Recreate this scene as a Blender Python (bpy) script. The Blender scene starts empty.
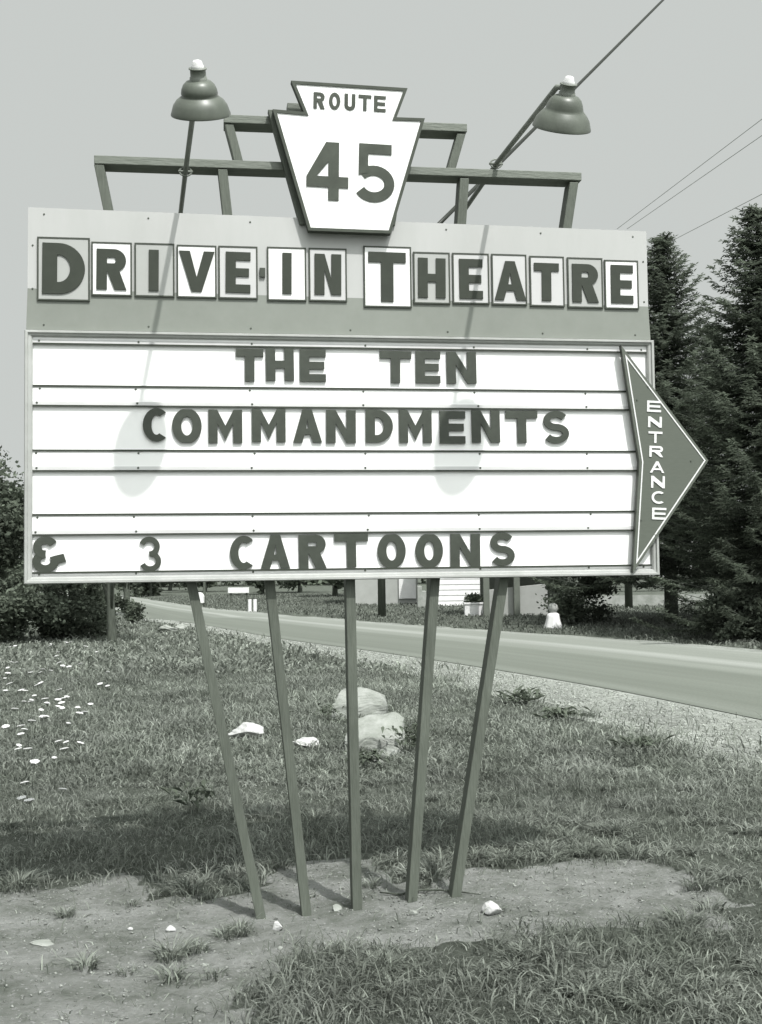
import bpy, bmesh, math, random
import numpy as np
from mathutils import Vector, Matrix
from mathutils.geometry import tessellate_polygon
random.seed(7); rng = np.random.default_rng(7)
S = bpy.context.scene; COL = S.collection
rad = math.radians; PI = math.pi

# ------------------------------------------------------------------ camera
F = 1150.0; CX, CY = 381.0, 512.0; EYE = 1.6
PITCH = math.atan(58/F); ROLL = 0.013
cd = bpy.data.cameras.new('camera'); cam = bpy.data.objects.new('camera', cd); COL.objects.link(cam)
cd.sensor_fit = 'VERTICAL'; cd.sensor_height = 36; cd.lens = F*36/1024
cd.clip_start = 0.05; cd.clip_end = 3000
S.camera = cam
fw = Vector((0, math.cos(PITCH), math.sin(PITCH))); r0 = Vector((1, 0, 0)); u0 = r0.cross(fw)
RT = r0*math.cos(-ROLL) + u0*math.sin(-ROLL); UP = -r0*math.sin(-ROLL) + u0*math.cos(-ROLL)
m = Matrix((RT, UP, -fw)).transposed().to_4x4(); m.translation = (0, 0, EYE); cam.matrix_world = m
EYEV = Vector((0, 0, EYE))

# ------------------------------------------------------------------ sky, sun, exposure
SUND = Vector((-0.265, 0.485, -0.835)).normalized()          # direction the light travels
elev = math.asin(-SUND.z); azim = math.atan2(-SUND.x, -SUND.y)   # clockwise from +Y
W = bpy.data.worlds.new('World'); S.world = W; W.use_nodes = True
nt = W.node_tree; N = nt.nodes; N.clear()
sky = N.new('ShaderNodeTexSky'); sky.sky_type = 'NISHITA'; sky.sun_disc = False
sky.sun_elevation = elev; sky.sun_rotation = azim; sky.dust_density = 4.0; sky.air_density = 1.6; sky.ozone_density = 1.0
bw = N.new('ShaderNodeRGBToBW'); cr = N.new('ShaderNodeMapRange')
cr.inputs['From Min'].default_value = 4.0; cr.inputs['From Max'].default_value = 20.0
cr.inputs['To Min'].default_value = 3.95; cr.inputs['To Max'].default_value = 36.0
tint = N.new('ShaderNodeVectorMath'); tint.operation = 'SCALE'; tint.inputs[0].default_value = (0.955, 1.0, 0.97)
bg = N.new('ShaderNodeBackground'); bg.inputs[1].default_value = 0.10
out = N.new('ShaderNodeOutputWorld')
nt.links.new(sky.outputs[0], bw.inputs[0]); nt.links.new(bw.outputs[0], cr.inputs['Value'])
nt.links.new(cr.outputs[0], tint.inputs['Scale']); nt.links.new(tint.outputs[0], bg.inputs[0]); nt.links.new(bg.outputs[0], out.inputs[0])
sd = bpy.data.lights.new('sun', 'SUN'); sd.energy = 2.8; sd.angle = rad(0.8); sd.color = (1.0, 0.985, 0.955)
so = bpy.data.objects.new('sun', sd); COL.objects.link(so); so.location = (4, -6, 14)
so.rotation_euler = SUND.to_track_quat('-Z', 'Y').to_euler()
S.view_settings.view_transform = 'Standard'; S.view_settings.look = 'None'
S.view_settings.exposure = 0.62; S.view_settings.gamma = 1; S.view_settings.use_curve_mapping = False
try: S.cycles.max_bounces = 5; S.cycles.transparent_max_bounces = 4
except Exception: pass

# ------------------------------------------------------------------ geometry of the place
YAW = rad(8.3); DS = 5.42
TU = Vector((math.cos(YAW), math.sin(YAW), 0)); TN = Vector((math.sin(YAW), -math.cos(YAW), 0)); OS = Vector((0, DS, 0))
def ray(x, y): return fw + RT*((x-CX)/F) - UP*((y-CY)/F)
def uv(x, y, off=0.0):
    r = ray(x, y); o = OS + TN*off; k = (o-EYEV).dot(TN)/r.dot(TN); p = EYEV + r*k
    return (p-OS).dot(TU), p.z
def bp(u, v, off=0.0): return OS + TU*u + TN*off + Vector((0, 0, v))
def at(x, y, off=0.0): u, v = uv(x, y, off); return bp(u, v, off)
def G(x, y, z=0.0):
    r = ray(x, y); k = (z-EYE)/r.z; p = EYEV + r*k; return Vector((p.x, p.y, z))
def AD(x, y, d):                                            # point on a pixel's line of sight at ground distance d
    r = ray(x, y); return EYEV + r*(d/r.y)

# ------------------------------------------------------------------ materials
def tc(v, g=1.0):
    k = g* max(0.0, min(1.0, 1 - v/0.5))**1.3; k = min(k, 1.6); return (v*(1-0.15*k), v, v*(1-0.23*k), 1)
MATS = {}
def mat(name, v, rough=0.7, amp=0.12, scale=6.0, stretch=(1, 1, 1), bump=0.0, bscale=None, metal=0.0, attr=False, trans=0.0, spec=0.3, big=0.0, bigscale=0.6, g=1.0):
    if name in MATS: return MATS[name]
    M = bpy.data.materials.new(name); M.use_nodes = True; t = M.node_tree; n = t.nodes; L = t.links
    b = n['Principled BSDF']; b.inputs['Roughness'].default_value = rough; b.inputs['Metallic'].default_value = metal
    b.inputs['Specular IOR Level'].default_value = spec
    co = n.new('ShaderNodeTexCoord'); mp = n.new('ShaderNodeMapping'); mp.inputs['Scale'].default_value = stretch
    L.new(co.outputs['Object'], mp.inputs[0])
    no = n.new('ShaderNodeTexNoise'); no.inputs['Scale'].default_value = scale; no.inputs['Detail'].default_value = 7; no.inputs['Roughness'].default_value = 0.65
    L.new(mp.outputs[0], no.inputs['Vector'])
    ra = n.new('ShaderNodeValToRGB'); ra.color_ramp.elements[0].position = 0.3; ra.color_ramp.elements[1].position = 0.7
    ra.color_ramp.elements[0].color = tc(v*(1-amp), g); ra.color_ramp.elements[1].color = tc(min(0.95, v*(1+amp)), g)
    L.new(no.outputs[0], ra.inputs[0]); c = ra.outputs[0]
    if big:
        n2 = n.new('ShaderNodeTexNoise'); n2.inputs['Scale'].default_value = bigscale; n2.inputs['Detail'].default_value = 3
        L.new(co.outputs['Object'], n2.inputs['Vector'])
        mr = n.new('ShaderNodeMapRange'); mr.inputs['From Min'].default_value = 0.3; mr.inputs['From Max'].default_value = 0.7
        mr.inputs['To Min'].default_value = 1-big; mr.inputs['To Max'].default_value = 1+big; L.new(n2.outputs[0], mr.inputs['Value'])
        vm = n.new('ShaderNodeVectorMath'); vm.operation = 'SCALE'; L.new(c, vm.inputs[0]); L.new(mr.outputs[0], vm.inputs['Scale']); c = vm.outputs[0]
    if attr:
        a = n.new('ShaderNodeAttribute'); a.attribute_name = 'tone'
        vm = n.new('ShaderNodeVectorMath'); vm.operation = 'SCALE'; L.new(c, vm.inputs[0]); L.new(a.outputs['Fac'], vm.inputs['Scale']); c = vm.outputs[0]
    L.new(c, b.inputs['Base Color'])
    if bump:
        nb = n.new('ShaderNodeTexNoise'); nb.inputs['Scale'].default_value = bscale or scale*3; nb.inputs['Detail'].default_value = 5
        L.new(mp.outputs[0], nb.inputs['Vector']); bu = n.new('ShaderNodeBump'); bu.inputs['Strength'].default_value = bump; bu.inputs['Distance'].default_value = 0.02
        L.new(nb.outputs[0], bu.inputs['Height']); L.new(bu.outputs[0], b.inputs['Normal'])
    if trans:
        tr = n.new('ShaderNodeBsdfTranslucent'); L.new(c, tr.inputs[0]); mx = n.new('ShaderNodeMixShader'); mx.inputs[0].default_value = trans
        L.new(b.outputs[0], mx.inputs[1]); L.new(tr.outputs[0], mx.inputs[2]); L.new(mx.outputs[0], n['Material Output'].inputs[0])
    MATS[name] = M; return M

m_white = mat('white_enamel', 0.88, 0.45, 0.015, 3, big=0.02, bigscale=1.5)
m_whitepaint = mat('white_paint', 0.70, 0.6, 0.06, 5, bump=0.05)
m_light = mat('pale_sheet_metal', 0.43, 0.5, 0.05, 5, stretch=(1, 1, .25), big=0.04, bigscale=1.2)
m_band = mat('grey_sheet_metal', 0.235, 0.5, 0.05, 9, big=0.05, bigscale=1.5)
mat('header_letter_paint', 0.048, 0.6, 0.10, 14, spec=0.2); m_letter = mat('dark_letter_enamel', 0.056, 0.5, 0.2, 14, spec=0.35)
m_route = mat('route_letter_paint', 0.068, 0.75, 0.2, 14)
m_outline = mat('dark_paint_line', 0.06, 0.5, 0.1, 20)
m_arrow = mat('arrow_enamel', 0.115, 0.5, 0.06, 30, stretch=(1, 1, 6))
m_frame = mat('frame_moulding', 0.38, 0.4, 0.10, 12, big=0.1, bigscale=2)
m_track = mat('track_metal', 0.62, 0.35, 0.05, 8, big=0.12, bigscale=1.3)
m_lip = mat('track_lip', 0.05, 0.5, 0.1, 8)
m_post = mat('painted_post_wood', 0.105, 0.65, 0.16, 14, stretch=(4, 4, 0.5), bump=0.25, bscale=30, big=0.12, bigscale=2.5)
m_beam = mat('painted_beam_wood', 0.17, 0.65, 0.14, 14, stretch=(0.5, 4, 4), bump=0.2, bscale=30)
m_shade = mat('lamp_shade_enamel', 0.12, 0.38, 0.15, 9, spec=0.4, big=0.15, bigscale=12)
m_inside = mat('lamp_inside_enamel', 0.75, 0.3, 0.03, 6)
m_cap = mat('porcelain_cap', 0.75, 0.3, 0.05, 20)
m_conduit = mat('conduit_metal', 0.20, 0.45, 0.15, 20)
m_wire = mat('black_wire', 0.025, 0.5, 0.1, 20)
m_wiregrey = mat('weathered_wire', 0.28, 0.5, 0.1, 20)
m_screw = mat('screw_head', 0.10, 0.4, 0.2, 20, metal=0.3)
m_bark = mat('bark', 0.075, 0.9, 0.35, 8, stretch=(3, 3, 0.6), bump=0.6)
m_pole = mat('creosote_pole', 0.085, 0.85, 0.2, 8, stretch=(4, 4, 0.3), bump=0.3)
m_needle = mat('spruce_needles', 0.12, 0.8, 0.25, 3, g=1.4, attr=True, trans=0.45, spec=0.1)
m_leaf = mat('tree_leaves', 0.12, 0.7, 0.25, 2, g=1.4, attr=True, trans=0.3, spec=0.1)
m_grass = mat('grass_blades', 0.225, g=1.2, rough=0.7, amp=0.22, scale=1.6, attr=True, trans=0.32, big=0.18, bigscale=0.5, spec=0.12)
m_stone = mat('pale_stone', 0.27, 0.9, 0.22, 7, bump=0.8, bscale=12, big=0.12, bigscale=3)
m_whitestone = mat('white_stone', 0.45, 0.85, 0.12, 10, bump=0.7, bscale=14)
m_pebble = mat('gravel_pebbles', 0.26, 0.9, 0.2, 12, attr=True)
m_flower = mat('white_flower_heads', 0.75, 0.7, 0.08, 30, trans=0.2)
m_stem = mat('flower_stem', 0.10, 0.7, 0.1, 10)
m_clap = mat('grey_clapboard', 0.15, 0.7, 0.1, 4, bump=0.1)
m_found = mat('pale_foundation', 0.30, 0.85, 0.25, 3, bump=0.3)
m_roof = mat('roof_shingles', 0.10, 0.85, 0.2, 6)
m_pane = mat('window_glass', 0.03, 0.08, 0.1, 2, spec=0.8)
m_dull = mat('pale_wall_paint', 0.36, 0.7, 0.08, 3)

# ------------------------------------------------------------------ helpers
def setp(o, label=None, cat=None, group=None, kind=None):
    if label: o['label'] = label
    if cat: o['category'] = cat
    if group: o['group'] = group
    if kind: o['kind'] = kind
    return o
def empty(name, loc, label, cat, group=None, rotz=0.0):
    o = bpy.data.objects.new(name, None); COL.objects.link(o); o.location = loc; o.rotation_euler = (0, 0, rotz); o.empty_display_size = 0.1
    return setp(o, label, cat, group)
def link(name, me, mats, parent=None, loc=None):
    if not isinstance(mats, (list, tuple)): mats = [mats]
    for k in mats: me.materials.append(k)
    o = bpy.data.objects.new(name, me); COL.objects.link(o)
    if parent:
        o.parent = parent; o.matrix_parent_inverse = parent_inv(parent)
    if loc is not None: o.location = loc
    return o
def parent_inv(p):
    # world matrix of p from its own basis (parents are placed before children are linked)
    M = p.matrix_basis.copy(); q = p
    while q.parent: M = q.parent.matrix_basis @ q.matrix_parent_inverse @ M; q = q.parent
    return M.inverted()
def mesh(name, V, Fc, smooth=False, mi=None):
    me = bpy.data.meshes.new(name); me.from_pydata([tuple(v) for v in V], [], Fc)
    if smooth: me.polygons.foreach_set('use_smooth', [True]*len(Fc))
    if mi: me.polygons.foreach_set('material_index', mi)
    me.update(); return me
class MB:
    def __init__(s): s.V = []; s.F = []; s.M = []
    def add(s, V, Fc, mi=0):
        b = len(s.V); s.V += [Vector(v) for v in V]; s.F += [[b+i for i in f] for f in Fc]; s.M += [mi]*len(Fc)
    def box8(s, P, mi=0):      # P: bottom 4, top 4 (same winding)
        s.add(P, [(3, 2, 1, 0), (4, 5, 6, 7), (0, 1, 5, 4), (1, 2, 6, 5), (2, 3, 7, 6), (3, 0, 4, 7)], mi)
    def box(s, x0, y0, z0, x1, y1, z1, mi=0):
        s.box8([(x0, y0, z0), (x1, y0, z0), (x1, y1, z0), (x0, y1, z0), (x0, y0, z1), (x1, y0, z1), (x1, y1, z1), (x0, y1, z1)], mi)
    def bbox(s, u0, v0, u1, v1, o0, o1, mi=0):     # box in sign coordinates, o = offset towards the camera
        s.box8([bp(u0, v0, o1), bp(u1, v0, o1), bp(u1, v0, o0), bp(u0, v0, o0), bp(u0, v1, o1), bp(u1, v1, o1), bp(u1, v1, o0), bp(u0, v1, o0)], mi)
    def tube(s, pts, r, k=10, mi=0, caps=True):
        pts = [Vector(p) for p in pts]; n = len(pts); rs = r if isinstance(r, (list, tuple)) else [r]*n
        V = []; x = None
        for i, p in enumerate(pts):
            t = (pts[min(i+1, n-1)]-pts[max(i-1, 0)]).normalized()
            if x is None: x = t.orthogonal().normalized()
            else: x = (x - t*x.dot(t)).normalized()
            y = t.cross(x)
            for j in range(k): a = 2*PI*j/k; V.append(p + (x*math.cos(a)+y*math.sin(a))*rs[i])
        Fc = [(i*k+j, i*k+(j+1) % k, (i+1)*k+(j+1) % k, (i+1)*k+j) for i in range(n-1) for j in range(k)]
        if caps: Fc += [tuple(range(k))[::-1], tuple((n-1)*k+j for j in range(k))]
        s.add(V, Fc, mi)
    def lathe(s, prof, k=32, origin=(0, 0, 0), M=None, mi=0):   # prof: (r, z)
        V = []; 
        for r, z in prof:
            for j in range(k): a = 2*PI*j/k; V.append(Vector((r*math.cos(a), r*math.sin(a), z)))
        if M: V = [M @ v for v in V]
        V = [v+Vector(origin) for v in V]
        s.add(V, [(i*k+j, i*k+(j+1) % k, (i+1)*k+(j+1) % k, (i+1)*k+j) for i in range(len(prof)-1) for j in range(k)], mi)
    def prism(s, contours, o0, o1, fn=None, mi=0, side=None):     # contours: [outer, hole...] of (u, v); extruded o0..o1
        fn = fn or bp; side = mi if side is None else side
        polys = []
        for q, c in enumerate(contours):
            c = list(c); A = sum(c[i][0]*c[(i+1) % len(c)][1]-c[(i+1) % len(c)][0]*c[i][1] for i in range(len(c)))
            if (A > 0) != (q == 0): c.reverse()
            polys.append(c)
        flat = [p for c in polys for p in c]; n = len(flat)
        tri = tessellate_polygon([[Vector((p[0], p[1], 0)) for p in c] for c in polys])
        V = [fn(p[0], p[1], o1) for p in flat] + [fn(p[0], p[1], o0) for p in flat]
        Fa = []
        for t in tri:
            a, b, c = [flat[i] for i in t]; cr_ = (b[0]-a[0])*(c[1]-a[1])-(c[0]-a[0])*(b[1]-a[1])
            t = tuple(t) if cr_ > 0 else tuple(t)[::-1]
            Fa += [t, tuple(i+n for i in t)[::-1]]
        s.add(V, Fa, mi)
        Fs = []; b = 0
        for c in polys:
            k = len(c); Fs += [(b+i, b+i+n, b+(i+1) % k+n, b+(i+1) % k) for i in range(k)]; b += k
        base = len(s.V)-2*n; s.F += [[base+i for i in f] for f in Fs]; s.M += [side]*len(Fs)
    def build(s, name, mats, parent=None, smooth=False, bevel=0.0):
        me = mesh(name, s.V, s.F, smooth, s.M)
        o = link(name, me, mats, parent)
        if bevel:
            b = o.modifiers.new('bevel', 'BEVEL'); b.width = bevel; b.segments = 2; b.limit_method = 'ANGLE'
        return o
def arc(cx, cy, rx, ry, a0, a1, n=14):
    return [(cx+rx*math.cos(rad(a0+(a1-a0)*i/n)), cy+ry*math.sin(rad(a0+(a1-a0)*i/n))) for i in range(n+1)]
def ribbon(c, s):
    L, R = [], []; n = len(c)
    for i in range(n):
        a = Vector(c[i])-Vector(c[i-1]) if i else Vector(c[1])-Vector(c[0])
        b = Vector(c[i+1])-Vector(c[i]) if i < n-1 else a
        a.normalize(); b.normalize(); t = (a+b).normalized(); nr = Vector((-t.y, t.x)); k = s/2/max(0.5, t.dot(a))
        L.append((c[i][0]+nr.x*k, c[i][1]+nr.y*k)); R.append((c[i][0]-nr.x*k, c[i][1]-nr.y*k))
    return L + R[::-1]
def glyph(ch, w, h, s, t=None):
    """pieces of a letter: each piece is [outer, hole, ...] in a w x h box; s = stem, t = bar"""
    t = t or s*0.86
    if ch == 'I': return [[[((w-s)/2, 0), ((w+s)/2, 0), ((w+s)/2, h), ((w-s)/2, h)]]]
    if ch == 'T': return [[[(0, h), (0, h-t), ((w-s)/2, h-t), ((w-s)/2, 0), ((w+s)/2, 0), ((w+s)/2, h-t), (w, h-t), (w, h)]]]
    if ch == 'H':
        a, b = (h-t)/2, (h+t)/2; return [[[(0, 0), (s, 0), (s, a), (w-s, a), (w-s, 0), (w, 0), (w, h), (w-s, h), (w-s, b), (s, b), (s, h), (0, h)]]]
    if ch == 'E':
        a, b = (h-t)/2, (h+t)/2; return [[[(0, 0), (w, 0), (w, t), (s, t), (s, a), (w*.94, a), (w*.94, b), (s, b), (s, h-t), (w, h-t), (w, h), (0, h)]]]
    if ch == 'N': return [[[(0, 0), (s, 0), (s, h*.60), (w-s, 0), (w, 0), (w, h), (w-s, h), (w-s, h*.40), (s, h), (0, h)]]]
    if ch == 'M': return [[[(0, 0), (s, 0), (s, h*.58), (w/2, h*.02+s*.2), (w-s, h*.58), (w-s, 0), (w, 0), (w, h), (w-s*.95, h), (w/2, h*.52), (s*.95, h), (0, h)]]]
    if ch == 'V': return [[[(0, h), (s*1.05, h), (w/2, h*.36), (w-s*1.05, h), (w, h), (w/2+s*.5, 0), (w/2-s*.5, 0)]]]
    if ch == 'A':
        e = s*.98; ty = h*.24; tk = t*.8; sl = lambda y: (w/2-s*.5)*y/h
        return [[[(0, 0), (e, 0), (e+sl(ty), ty), (w-e-sl(ty), ty), (w-e, 0), (w, 0), (w/2+s*.5, h), (w/2-s*.5, h)],
                 [(e+sl(ty+tk)*1.02+.002*w, ty+tk), (w-e-sl(ty+tk)*1.02-.002*w, ty+tk), (w/2, min(h*.74, ty+tk+h*.3))]]]
    if ch == 'O': return [[arc(w/2, h/2, w/2, h/2, 0, 360, 40)[:-1], arc(w/2, h/2, w/2-s, h/2-t*1.05, 0, 360, 32)[:-1]]]
    if ch == 'o':   # flat-topped O
        def oc(w, h, k): return [(x*(w/2), max(-h/2, min(h/2, y*h/2*k))) for x, y in arc(0, 0, 1, 1, 0, 360, 40)[:-1]]
        return [[[(x+w/2, y+h/2) for x, y in oc(w, h, 1.06)], [(x+w/2, y+h/2) for x, y in oc(w-2*s, h-2*t, 1.0)]]]
    if ch == 'D':
        r = h/2; rx = min(w*.62, r); return [[[(0, 0), (w-rx, 0)] + arc(w-rx, r, rx, r, -90, 90, 20)[1:] + [(0, h)],
                     [(s, t), (w-rx, t)] + arc(w-rx, r, rx-s, r-t, -90, 90, 16)[1:] + [(s, h-t)]]]
    if ch == 'R':
        hb = h*.56; r = hb/2; cy = h-r; rx = min(w*.5, r*1.05)
        return [[[(0, 0), (s, 0), (s, h-hb+0), (w*.36, h-hb), (w-s*1.15, 0), (w, 0), (w*.76, h-hb+t*.12)] + arc(w-rx-.02*w, cy, rx, r, -60, 90, 16) + [(0, h)],
                 [(s, h-hb+t), (w-rx, h-hb+t)] + arc(w-rx-.02*w, cy, rx-s, r-t, -90, 90, 12)[1:-1] + [(w-rx, h-t), (s, h-t)]]]
    if ch == 'U':
        r = w/2; return [[ribbon([(s/2, h), (s/2, r)] + arc(r, r, r-s/2, r-s/2, 180, 360, 16)[1:] + [(w-s/2, h)], s)]]
    if ch == 'C':
        o = arc(w*.53, h/2, w*.53, h/2, 48, 312, 30); i = arc(w*.53, h/2, w*.53-s, h/2-t, 302, 58, 24)
        return [[o+i]]
    if ch == 'S':
        ry = (h-t)/4; rx = (w-s)/2
        return [[ribbon(arc(w/2, h-t/2-ry, rx*.96, ry, 28, 270, 18) + arc(w/2, t/2+ry, rx, ry, 90, -152, 18)[1:], (s+t)/2*.98)]]
    if ch == '3':
        ry = (h-t)/4; rx = (w-s)/2; p = (s+t)/2*.95
        return [[ribbon(arc(w/2-.04*w, h-t/2-ry, rx*.95, ry, 160, -90, 20), p)], [ribbon(arc(w/2, t/2+ry, rx, ry*1.02, 90, -158, 20), p)]]
    if ch == '&':
        w3 = w*.72; ry = (h-t)/4; rx = (w3-s)/2; p = s*1.0
        return [[ribbon(arc(w3*.55, h-t/2-ry, rx, ry, 25, 270, 20), p)], [ribbon(arc(w3*.55, t/2+ry, rx*1.08, ry*1.04, 90, 375, 24), p)],
                [[(w*.52, h*.42), (w*.66, h*.46), (w*.92, h*.52), (w*1.0, h*.29), (w*.84, h*.25), (w*.66, h*.17)]]]
    if ch == '4': return [[[(w*.52, 0), (w*.52+s, 0), (w*.52+s, h*.22), (w, h*.22), (w, h*.22+t), (w*.52+s, h*.22+t), (w*.52+s, h), (w*.46, h), (0, h*.40), (0, h*.22), (w*.52, h*.22)],
                           [(w*.52, h*.22+t), (w*.24, h*.22+t), (w*.52, h*.66)]]]
    if ch == '5':
        r = h*.315
        return [[[(w*.06, h), (w*.92, h), (w*.92, h-t), (w*.06+s*.9, h-t), (w*.06+s*.9, h*.63), (w*.30, h*.50), (w*.05, h*.46)]],
                [ribbon(arc(w-r*1.12-.0*w, r, r*1.12-s/2, r-t/2, 140, -150, 24), (s+t)/2)]]
    if ch == '-': return [[[(0, 0), (w, 0), (w, h), (0, h)]]]
    raise KeyError(ch)
def put_glyph(mb, ch, u0, v0, w, h, s, o0, o1, t=None, rot=0.0, shx=0.0, shy=0.0, mi=0):
    """shy: vertical rise per unit u (for lettering laid on a slightly turned panel)"""
    c, sn = math.cos(rot), math.sin(rot)
    def tr(p):
        x, y = p[0]-w/2, p[1]-h/2
        x, y = x*c-y*sn, x*sn+y*c
        return (u0+w/2+x, v0+h/2+y+shy*x)
    for q, piece in enumerate(glyph(ch, w, h, s, t)):
        mb.prism([[tr(p) for p in cc] for cc in piece], o0, o1-0.0012*q, mi=mi)

# ------------------------------------------------------------------ ground
def ground_h(x, y):
    d = np.exp(-((y-5.4)**2)/6.0)
    h = 0.012 + d*(0.022+0.03*np.tanh(x*2.0))
    w = 0.5+0.5*np.tanh((y-3.0)*0)                       # constant weight
    n = (np.sin(x*2.1+y*1.3)*0.010 + np.sin(x*5.3-y*3.7+1.0)*0.006 + np.sin(x*11.0+y*8.1)*0.003)*np.exp(-((y-5)/9.0)**2)
    rd = road_dist(x, y)
    h = h + n*w*np.clip(rd/1.5, 0, 1)
    h = np.where(rd < -0.25, -0.06, h)
    # the yards beyond the road lie a little higher
    far = yard_dist(x, y); h = h + 0.10*np.clip(far/4.0, 0, 1)
    return h
near_edge = [(9.5, -30), (7.6, -6), (6.2, 3), (4.8, 8.3), (3.75, 12.16), (2.95, 15.0), (1.81, 17.9), (0.1, 21.9), (-2.39, 26.94), (-5.5, 35.1), (-9.4, 43.5), (-15.6, 66), (-25, 90), (-44, 110), (-90, 150)]
far_edge = [(16.8, -30), (14.6, -6), (12.9, 3), (11.0, 10.5), (8.6, 16.3), (6.4, 21.87), (4.6, 25.76), (3.5, 27.6), (1.5, 30.9), (-1.0, 35.7), (-3.4, 41.6), (-7.6, 49), (-12.8, 64), (-21.4, 90), (-38, 114), (-80, 156)]
shoulder = [(8.6, -30), (6.7, -6), (5.2, 3), (3.7, 6.6), (2.79, 9.09), (2.42, 11.2), (1.35, 15.0), (-0.2, 19.5), (-2.6, 25.6), (-6.0, 34.6), (-10.0, 43.2), (-16.4, 65.6), (-26, 89), (-45, 111), (-91, 151)]
def lerp_line(L, y):
    a = np.array(L); return np.interp(y, a[:, 1], a[:, 0])
def road_dist(x, y):      # > 0 outside (near side: left of the shoulder), < 0 on road or shoulder
    a = lerp_line(shoulder, y)-x; b = x-lerp_line(far_edge, y)-0.55
    return np.maximum(a, b)
def yard_dist(x, y): return x-lerp_line(far_edge, y)-0.55
def axis(parts):
    out = [parts[0][0]]
    for a, b, st in parts:
        n = max(1, int(round((b-a)/st))); out += [a+(b-a)*(i+1)/n for i in range(n)]
    return np.array(out)
xs = axis([(-900, -60, 60), (-60, -12, 3), (-12, -4, 0.4), (-4, 4.2, 0.05), (4.2, 14, 0.35), (14, 60, 3), (60, 900, 60)])
ys = axis([(-100, -4, 8), (-4, 2.5, 0.5), (2.5, 9, 0.05), (9, 30, 0.3), (30, 80, 1.5), (80, 160, 8), (160, 1500, 90)])
X, Y = np.meshgrid(xs, ys); Z = ground_h(X, Y)
micro = ((rng.random(X.shape)-0.5)*0.014+(rng.random(X.shape) < .03)*.012*rng.random(X.shape))*((X > -4) & (X < 4.2) & (Y > 2.5) & (Y < 9)); Z = Z+micro
V = np.stack([X, Y, Z], -1).reshape(-1, 3); nx, ny = len(xs), len(ys)
idx = np.arange(nx*ny).reshape(ny, nx)
Q = np.stack([idx[:-1, :-1], idx[:-1, 1:], idx[1:, 1:], idx[1:, :-1]], -1).reshape(-1, 4)
def npmesh(name, V, Q, smooth=True):
    me = bpy.data.meshes.new(name); k = Q.shape[1]
    me.vertices.add(len(V)); me.vertices.foreach_set('co', np.ascontiguousarray(V, dtype=np.float32).ravel())
    me.loops.add(Q.size); me.loops.foreach_set('vertex_index', np.ascontiguousarray(Q, dtype=np.int32).ravel())
    me.polygons.add(len(Q)); me.polygons.foreach_set('loop_start', np.arange(0, Q.size, k, dtype=np.int32))
    if smooth: me.polygons.foreach_set('use_smooth', np.ones(len(Q), bool))
    me.update(calc_edges=True); return me
def tone(me, vals):
    a = me.attributes.new('tone', 'FLOAT', 'POINT'); a.data.foreach_set('value', np.ascontiguousarray(vals, dtype=np.float32))
# bare earth in front of the sign
dirt_px = [(-260, 905), (-60, 899), (20, 889), (85, 880), (135, 877), (160, 893), (200, 896), (245, 898), (262, 880), (300, 866), (352, 860), (378, 886), (410, 899), (440, 893), (470, 880), (520, 876), (600, 869), (655, 873), (695, 900), (735, 922), (728, 944), (670, 940), (630, 950), (560, 944), (500, 951), (450, 945), (385, 958), (330, 958), (290, 970), (258, 990), (225, 1003), (238, 1040), (150, 1120), (-400, 1120)]
dirt = np.array([G(*p)[:2] for p in dirt_px])
def inside(px, py, P):
    c = np.zeros(px.shape, bool); n = len(P)
    for i in range(n):
        x1, y1 = P[i]; x2, y2 = P[(i+1) % n]
        cond = ((y1 > py) != (y2 > py)); xx = (x2-x1)*(py-y1)/((y2-y1) if y2 != y1 else 1e-9)+x1
        c ^= cond & (px < xx)
    return c
def wob(x, y): return np.sin(x*9+y*5)*0.05+np.sin(x*23-y*17)*0.03+np.sin(x*4.1+2*y)*0.04
dm = inside(V[:, 0]+wob(V[:, 0], V[:, 1]), V[:, 1]+wob(V[:, 1], V[:, 0]), dirt).astype(float)
gm = npmesh('ground', V, Q); 
a = gm.attributes.new('bare', 'FLOAT', 'POINT'); a.data.foreach_set('value', dm.astype(np.float32))
MG = bpy.data.materials.new('soil_and_turf'); MG.use_nodes = True; t = MG.node_tree; n = t.nodes; L = t.links; b = n['Principled BSDF']; b.inputs['Roughness'].default_value = 0.95; b.inputs['Specular IOR Level'].default_value = 0.1
co = n.new('ShaderNodeTexCoord')
def noise(sc, det=6, ro=0.6):
    q = n.new('ShaderNodeTexNoise'); q.inputs['Scale'].default_value = sc; q.inputs['Detail'].default_value = det; q.inputs['Roughness'].default_value = ro; L.new(co.outputs['Object'], q.inputs['Vector']); return q.outputs[0]
def ramp(src, p0, c0, p1, c1):
    q = n.new('ShaderNodeValToRGB'); q.color_ramp.elements[0].position = p0; q.color_ramp.elements[1].position = p1; q.color_ramp.elements[0].color = c0; q.color_ramp.elements[1].color = c1; L.new(src, q.inputs[0]); return q.outputs[0]
dirtc = ramp(noise(3.2, 12, 0.72), 0.33, tc(0.17, 1.1), 0.66, tc(0.40, 1.1)); soil = ramp(noise(2.5, 10, 0.7), 0.3, tc(0.075), 0.7, tc(0.16))
spk = ramp(noise(55, 3, 0.5), 0.62, (0, 0, 0, 1), 0.70, (1, 1, 1, 1))
mxs = n.new('ShaderNodeMix'); mxs.data_type = 'RGBA'; L.new(spk, mxs.inputs[0]); L.new(dirtc, mxs.inputs[6]); mxs.inputs[7].default_value = tc(0.46)
at_ = n.new('ShaderNodeAttribute'); at_.attribute_name = 'bare'
ad = n.new('ShaderNodeMath'); ad.operation = 'ADD'; L.new(at_.outputs['Fac'], ad.inputs[0])
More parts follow.
